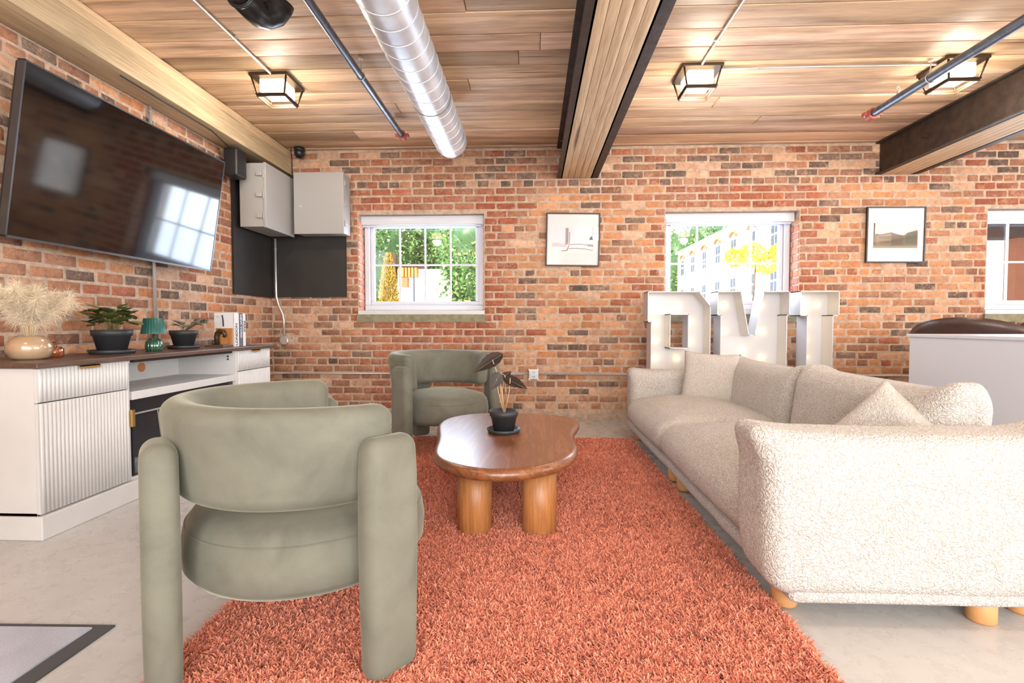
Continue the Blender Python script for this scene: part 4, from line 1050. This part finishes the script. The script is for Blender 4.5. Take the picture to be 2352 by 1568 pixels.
def seat_bulge(q, h):
    fx, fy = q.x / h.x, q.y / h.y
    if q.z > 0: q.z += .055 * max(0, 1 - fx * fx) * max(0, 1 - fy ** 4) + 0
    if q.x < 0: q.x -= .05 * max(0, 1 - (q.z / h.z) ** 2) * (1 - .3 * fy * fy); 
    if q.x < 0 and q.z < 0: q.x += .05 * (q.z / h.z) ** 2
    return q
def arm_bulge(q, h):
    f = q.z / h.z; q.y *= 1 + .10 * (1 - f * f); 
    if q.x < 0: q.x += .035 * max(0, -f) ** 3
    q.z += -.008 * (1 - (q.x / h.x) ** 2) if q.z > 0 else 0
    return q
def back_bulge(q, h):
    f = q.z / h.z; q.x *= 1 + .12 * (1 - f * f) * (1 - (q.y / h.y) ** 4); q.x += .06 * (f + 1) * .5 * 1.0
    if q.z > 0: q.z -= .014 * (1 - (q.y / h.y) ** 4)
    return q
cushion('base', .80, 1.74, 1.56, 4.30, .078, .135, .026, (6, 20, 1))
cushion('seat_cushion', .795, 1.55, 3.045, 4.10, .12, .355, .085, (14, 18, 5), [(0, -1, .0, -.0, 0)], seat_bulge)
cushion('seat_cushion', .795, 1.55, 1.80, 3.035, .12, .355, .085, (14, 20, 5), [], seat_bulge)
cushion('backrest', 1.46, 1.71, 3.00, 4.12, .22, .685, .085, (4, 18, 9), [(1, -1, .03, .06, .5), (1, 1, .03, .035, .5)], back_bulge)
cushion('backrest', 1.46, 1.71, 1.93, 2.985, .22, .70, .085, (4, 18, 9), [(1, -1, .06, .085, .45), (1, 1, .03, .06, .5)], back_bulge)
cushion('armrest', .715, 1.70, 1.545, 1.79, .105, .615, .055, (18, 4, 10), [(0, -1, .055, .030, .35), (0, 1, .05, .05, .3)], arm_bulge)
cushion('armrest', .80, 1.70, 4.10, 4.32, .105, .580, .07, (18, 4, 10), [(0, -1, .035, .022, .4), (0, 1, .05, .03, .3)], arm_bulge)
for x, y in ((.85, 1.70), (1.44, 1.64), (.86, 2.86), (.86, 3.04), (.88, 4.12), (1.62, 1.70), (1.62, 2.95), (1.60, 4.12)):
    MB().lathe([(0, 0), (.036, 0), (.040, .006), (.040, .095), (0, .095)], (x - SO.x, y - SO.y, .0 if x > .84 and y < 1.9 and x > 1 else .008), 24).build('leg', MT['sofaleg'], t)
def pillow(loc, rot, s, th, label, ears=.10):
    mb = MB(); n = 26; V = []; F = []
    for side in (1, -1):
        for i in range(n + 1):
            for j in range(n + 1):
                u, v = -1 + 2 * i / n, -1 + 2 * j / n
                prof = max(0, (1 - u ** 4) * (1 - v ** 4)) ** .5
                k = 1 - .07 * (1 - u * u) * v * v - 0; k2 = 1 - .07 * (1 - v * v) * u * u
                wz = mnoise.noise(Vector((u * 2 + loc[0], v * 2, side))) * .012 * prof
                V.append((u * s / 2 * k2, v * s / 2 * k, side * (th / 2 * prof ** .9 + wz)))
    m = (n + 1) ** 2
    for sd in range(2):
        for i in range(n):
            for j in range(n):
                a = sd * m + i * (n + 1) + j; f = (a, a + 1, a + n + 2, a + n + 1); F.append(f if sd else tuple(reversed(f)))
    mb.add(V, F, True); o = mb.build('throw_pillow', MT['boucle2'], label=label, cat='pillow', group='cream throw pillows on the sofa', loc=loc)
    bm = bmesh.new(); bm.from_mesh(o.data); bmesh.ops.remove_doubles(bm, verts=bm.verts, dist=.0004); bmesh.ops.recalc_face_normals(bm, faces=bm.faces); bm.to_mesh(o.data); bm.free()
    o.rotation_euler = rot; return o
pillow((1.36, 3.90, .53), (R(78), R(3), R(-26)), .41, .14, 'square cream pillow leaning in the far corner of the sofa')
pillow((1.43, 2.07, .47), (R(72), R(38), R(-58)), .37, .16, 'cream pillow propped on its corner behind the near sofa arm')

# ------------------------------------------------------------------ marquee letters on a bench
MB().box(.98, 2.78, 4.40, 4.78, .46, .495).box(1.0, 1.04, 4.42, 4.76, 0, .46).box(2.72, 2.76, 4.42, 4.76, 0, .46).build('bench', MT['white'], label='low white bench behind the sofa carrying the marquee letters', cat='bench')
ZL = .5005; H = .735
def letter(ch, x, poly, hole, bulbs, label):
    t = thing('marquee_letter', (x, 4.50, ZL), label, 'letter', 'white marquee letters'); dp = .18; wt = .007
    poly = [(a, H + b) for a, b in poly]; hole = [(a, H + b) for a, b in hole]
    MX = Matrix(((1, 0, 0, 0), (0, 0, -1, 0), (0, 1, 0, 0), (0, 0, 0, 1)))       # (x, z, depth) -> the room, depth away from the viewer is -third
    MX = Matrix(((1, 0, 0, 0), (0, 0, 1, 0), (0, 1, 0, 0), (0, 0, 0, 1)))
    MB().prism(poly, dp - .012, dp, M=MX, holes=[hole] if hole else []).build('back_panel', MT['letter'], t)
    mb = MB()
    for loop in [poly] + ([hole] if hole else []):
        n = len(loop)
        for i in range(n):
            a, b = Vector(loop[i]), Vector(loop[(i + 1) % n]); d = (b - a).normalized(); q = Vector((d.y, -d.x)) * wt / 2; e = d * wt / 2
            pl = [a - e + q, b + e + q, b + e - q, a - e - q]; mb.prism([tuple(p) for p in pl], 0, dp - .0122, M=MX)
    mb.build('rim', MT['letter'], t)
    for bx_, bz in bulbs:
        m = MB(); m.lathe([(0, .026), (.010, .024), (.016, .015), (.016, .004), (.010, -.004), (0, -.004)], (bx_, dp - .018, H + bz), 16, M=Matrix.Rotation(R(90), 4, 'X')); m.build('bulb', MT['bulb'], t)
letter('D', 1.022, [(0, 0), (.445, 0), (.545, -.125), (.545, -.60), (.445, -.735), (.03, -.735), (.03, -.265), (0, -.265)], [(.195, -.20), (.355, -.20), (.355, -.50), (.195, -.50)],
       [(.10, -.11), (.10, -.275), (.10, -.435), (.10, -.60), (.30, -.115), (.415, -.265), (.415, -.44), (.30, -.60)], 'white marquee letter D with lit bulbs, behind the far sofa arm')
letter('M', 1.63, [(0, 0), (.20, 0), (.275, -.385), (.325, -.385), (.40, 0), (.62, 0), (.62, -.205), (.60, -.205), (.60, -.735), (.42, -.735), (.42, -.68), (.22, -.68), (.22, -.735), (.03, -.735), (.03, -.205), (0, -.205)], [],
       [(.115, -.115), (.115, -.35), (.44, -.115), (.455, -.35), (.28, -.535), (.115, -.60), (.46, -.59)], 'white marquee letter M with lit bulbs, between the D and the T')
letter('T', 2.345, [(0, 0), (.33, 0), (.33, -.21), (.28, -.21), (.28, -.735), (.06, -.735), (.06, -.21), (0, -.21)], [],
       [(.04, -.11), (.125, -.11), (.23, -.11), (.13, -.275), (.13, -.43), (.135, -.585)], 'white marquee letter T with lit bulbs, rightmost of the letters')

# ------------------------------------------------------------------ reception desk and bucket chairs
t = thing('reception_desk', (3.4, 3.0, 0), 'tall white reception desk at the right edge, behind the sofa', 'desk')
MB().box(-.79, -.755, -.80, .58, 0, .862).build('side_panel', MT['desk'], t)
MB().box(.755, .79, -.80, .58, 0, .862).build('side_panel', MT['desk'], t)
MB().box(-.755, .755, -.78, -.75, 0, .862).build('front_panel', MT['desk'], t)
bevel(MB().box(-.80, .80, -.81, .60, .862, .882).build('worktop', MT['desk'], t), .002)
def bucket(loc, rz, label):
    t = thing('bucket_chair', loc, label, 'chair', 'brown leather bucket chairs', rz)
    V = []; F = []; n = 40; rows = 9
    for side in (0, 1):
        for i in range(n + 1):
            a = R(-128) + R(256) * i / n; c = (math.cos(a / 1.42) + .0); top_ = .62 + .36 * max(0, math.cos(a * .62)) ** 1.3
            for k in range(rows):
                f = k / (rows - 1); r = .22 + .145 * (f ** .6) - side * .028; z = .56 + (top_ - .56 + .02) * f
                if side and k == rows - 1: z -= .004
                V.append((r * -math.cos(a), r * math.sin(a) * 1.12, z))
    m = (n + 1) * rows
    for sd in (0, 1):
        for i in range(n):
            for k in range(rows - 1):
                a = sd * m + i * rows + k; f = (a, a + rows, a + rows + 1, a + 1); F.append(f if sd else tuple(reversed(f)))
    for i in range(n): a = i * rows + rows - 1; F.append((a, a + rows, m + a + rows, m + a)); b = i * rows; F.append((b, m + b, m + b + rows, b + rows))
    for e in (0, n):
        for k in range(rows - 1): a = e * rows + k; F.append((a, a + 1, m + a + 1, m + a))
    MB().add(V, F, True).build('shell', MT['leather'], t)
    lathe_obj('seat', [(0, .50), (.20, .50), (.235, .53), (.235, .57), (.20, .60), (0, .61)], MT['leather'], t)
    for k in range(4):
        a = PI / 4 + k * PI / 2; MB().cyl((math.cos(a) * .15, math.sin(a) * .15, .51), (math.cos(a) * .24, math.sin(a) * .24, 0), .016, .011, 12).build('leg', MT['black'], t)
    MB().torus((0, 0, .22), .205, .008).build('foot_ring', MT['black'], t)
    return t
b1_ = bucket((3.43, 4.02, 0), R(35), 'brown leather bucket chair showing its rounded back over the white desk')
b2_ = copy_tree(b1_); b2_.location = (4.29, 4.05, 0); b2_.rotation_euler = (0, 0, R(20)); b2_['label'] = 'second brown leather bucket chair, only a sliver showing at the right edge'

# ------------------------------------------------------------------ door mat
t = thing('door_mat', (-1.75, 1.2, 0), 'grey door mat with dark rubber border in the bottom left corner', 'mat')
mz = [(-1.31, 1.488), (-2.45, 1.462), (-2.43, .70), (-1.33, .70)]; q = [(x + 1.75, y - 1.2) for x, y in mz]
q2 = [(q[0][0] - .055, q[0][1] - .022), (q[1][0] + .055, q[1][1] - .022), (q[2][0] + .055, q[2][1] + .03), (q[3][0] - .055, q[3][1] + .03)]
MB().prism(q, .0005, .006).build('rubber_border', MT['matedge'], t); MB().prism(q2, .006, .011).build('carpet', MT['mat_'], t)

# ------------------------------------------------------------------ outside
mb = MB(); mb.box(-40, 60, D + 1.2, 90, .4, 1.0); mb.box(-40, 60, D + .35, D + 1.2, -.4, .55)
mb.build('ground', MT['gravel'], kind='structure')
def crown(mb, c, rx, rz, n, size, cols, seed):
    rnd = random.Random(seed); c = Vector(c)
    for _ in range(n):
        d = Vector((rnd.gauss(0, 1), rnd.gauss(0, 1), rnd.gauss(0, 1))).normalized(); rad = rnd.uniform(.72, 1.0) * (1 + .25 * mnoise.noise(d * 2.2 + c))
        p = c + Vector((d.x * rx * rad, d.y * rx * rad, d.z * rz * rad)); s = size * rnd.uniform(.6, 1.3)
        a = Vector((rnd.gauss(0, 1), rnd.gauss(0, 1), rnd.gauss(0, 1))).normalized(); b = a.cross(Vector((rnd.gauss(0, 1), rnd.gauss(0, 1), rnd.gauss(0, 1)))).normalized()
        j = rnd.uniform(.75, 1.2); cc = rnd.choice(cols)
        mb.add([p - a * s, p - b * s * .55, p + a * s, p + b * s * .55], [(0, 1, 2, 3)], False, None, lin([min(255, v * j) for v in cc]))
def tree(loc, rx, rz, zc, label, cols, n=3000, size=.17, seed=1, name='tree', group='trees beyond the car park'):
    t = thing(name, loc, label, name.replace('_', ' '), group); mb = MB(); rnd = random.Random(seed)
    crown(mb, (0, 0, zc), rx * .8, rz * .85, n // 2, size, cols, seed)
    for k in range(7):
        a = k * 2 * PI / 7; crown(mb, (math.cos(a) * rx * .55, math.sin(a) * rx * .55, zc + rnd.uniform(-.5, .5) * rz), rx * .5, rz * .45, n // 12, size, cols, seed + k)
    V, F = rbox_raw((rx * 1.35, rx * 1.35, rz * 1.5), rx * .66, (3, 3, 3), 4); mb.add(V, F, True, Matrix.Translation((0, 0, zc)), lin((58, 92, 44)), lambda p: p * (1 + .22 * mnoise.noise(p * .9 + Vector((seed, 0, 0)))))
    mb.build('foliage', MT['leaf'], t, colname='Col')
    MB().tube([(0, 0, 0), (.1, 0, zc * .5), (0, .1, zc)], [rx * .09, rx * .06, rx * .02], 8).build('trunk', MT['bark'], t)
G = [(96, 138, 62), (120, 160, 76), (74, 112, 52), (150, 176, 104)]
for i, (px, Y, rx, rz, zc, lb) in enumerate([(880, 34, 3.2, 4.2, 4.6, 'leafy green tree seen in the left panes of the window behind the far armchair'), (965, 38, 3.4, 4.6, 5.2, 'tall green tree in the middle of the window behind the far armchair'),
        (1045, 36, 3.0, 4.6, 5.2, 'green tree in the right-hand upper panes of the window behind the far armchair'), (1100, 26, 2.2, 3.0, 3.2, 'green tree low in the right corner of the window behind the far armchair'),
        (1540, 47, 3.2, 5.0, 4.4, 'green tree in the left panes of the window behind the marquee letters'), (1640, 54, 4.6, 5.6, 7.4, 'green tree rising behind the long white building')]):
    x = pix(px, 700, Y).x; tree((x, Y, .9), rx, rz, zc, lb, G, 7500, .12, 10 + i)
t = thing('conifer', (pix(893, 690, 11).x, 11, .95), 'golden conifer shrub at the left of the window behind the far armchair', 'shrub')
mb = MB(); rnd = random.Random(5)
for _ in range(5200):
    z = rnd.random() ** 1.2; a = rnd.uniform(0, 2 * PI); r = .27 * (1 - z) ** .6 * rnd.uniform(.6, 1.05) + .015; p = Vector((math.cos(a) * r, math.sin(a) * r, .02 + z * 1.55)); s = rnd.uniform(.018, .04)
    b = Vector((math.cos(a), math.sin(a), 1.2)).normalized(); q = b.cross(Vector((rnd.gauss(0, 1), rnd.gauss(0, 1), 0))).normalized(); c = rnd.choice([(214, 176, 50), (190, 150, 48), (120, 104, 48), (228, 196, 84)])
    mb.add([p - b * s, p - q * s * .35, p + b * s, p + q * s * .35], [(0, 1, 2, 3)], False, None, lin(c))
mb.lathe([(0, 0), (.17, .05), (.16, .5), (.09, 1.1), (0, 1.5)], seg=16, col=lin((110, 92, 40))); mb.build('foliage', MT['leaf'], t, colname='Col'); MB().cyl((0, 0, 0), (0, 0, 1.3), .03, .01, 8).build('trunk', MT['bark'], t)
# white gabled shed behind window 1
t = thing('white_house', (-6.2, 25, .95), 'white gabled building seen through the window behind the far armchair', 'building')
MB().prism([(-1.2, 0), (2.1, 0), (2.1, 2.2), (1.6, 2.75), (-.9, 2.75), (-1.2, 2.5)], 0, 3, M=Matrix(((1, 0, 0, 0), (0, 0, 1, 0), (0, 1, 0, 0), (0, 0, 0, 1)))).build('wall', MT['facade'], t)
for x, z in ((-.75, .25), (-.75, .62), (-.75, .98), (.0, .22), (.42, .22), (1.35, .3), (1.85, .3)):
    MB().box(x - .15, x + .15, -.03, .01, z, z + .22).build('window', MT['darkglass'], t)
MB().box(.72, .82, -.04, .0, .0, .75).build('door', MT['darkglass'], t)
t = thing('wooden_canopy', pix(940, 650, 14).to_tuple(), 'brown and orange slatted wooden canopy left of the white gabled building', 'canopy')
MB().box(-.45, .45, -.2, .4, .44, .50).box(-.45, -.33, -.2, .0, .0, .8).build('roof', MT['brownwood'], t)
for k in range(6): MB().box(-.26 + k * .09, -.20 + k * .09, -.18, .1, .16, .42).build('slat', MT['orange'], t)
MB().box(-.40, -.36, -.15, -.1, -1.8, .0).build('post', MT['brownwood'], t); MB().box(-.24, .0, -.2, .0, -.12, .14).build('panel', MT['tanwood'], t)
p = pix(951, 690, 12); MB().cyl((0, 0, -.56), (0, 0, .75), .02, .016, 8).build('lamp_post', MT['darkglass'], label='thin dark post in front of the white gabled building', cat='post', loc=tuple(p))
# long white mill building behind window 2
t = thing('mill_building', (12.2, 12, .9), 'long white painted mill building with brick window arches, receding beyond the letters', 'building')
MB().box(0, 9, 2, 31, 0, 5.9).build('wall', MT['facade'], t); MB().box(-.15, 9.2, 1.8, 31.2, 5.9, 6.08).build('roof', MT['facade'], t)
for k in range(11):
    y = 3.6 + k * 2.6
    for z in (1.7, 4.05):
        mb = MB()
        for s in (-1, 1):
            for q in (0, 1): mb.box(-.03, .02, y + s * .2 - .13, y + s * .2 + .13, z + q * .62, z + q * .62 + .5)
        mb.build('window', MT['darkglass'], t)
    mb = MB(); pts = [(-.04, y + .5 * math.cos(a), 5.38 + .26 * math.sin(a)) for a in [PI * i / 10 for i in range(11)]]; mb.tube(pts, .09, 6); mb.build('window_arch', MT['arch'], t)
MB().box(-.05, .02, 11.2, 11.9, 0, 2.1).build('door', MT['darkglass'], t)
p = pix(1728, 640, 17); t = thing('yellow_shrub', (p.x, 17, 2.95), 'bright yellow flowering shrub in front of the white mill building', 'shrub'); mb = MB()
for k, (dx, dz, r) in enumerate([(-.6, .2, .32), (0, .3, .42), (.45, .0, .36), (.8, .35, .3)]): crown(mb, (dx, 0, dz), r, r, 420, .06, [(250, 225, 40), (255, 240, 90), (236, 200, 30)], 40 + k)
mb.build('flowers', MT['leaf'], t, colname='Col'); MB().tube([(0, 0, -1.95), (.1, 0, 0)], [.05, .02], 8).build('trunk', MT['bark'], t)
# porch behind window 3
t = thing('porch', (7.4, 8, .55), 'brown timber porch outside the window cut by the right edge', 'porch')
MB().box(-.12, .07, -.1, .1, 0, 1.75).build('post', MT['tanwood'], t, label='tan porch post'); MB().box(.075, .24, -.12, .1, 0, 1.75).build('post', MT['brownwood'], t)
MB().box(-.9, 1.4, -.15, .15, 1.7, 2.1).build('beam', MT['brownwood'], t); MB().box(-2.4, 4.2, -2.2, 2.2, 2.12, 2.22).build('roof', MT['tanwood'], t)  # wide roof added only to keep the sun off the porch
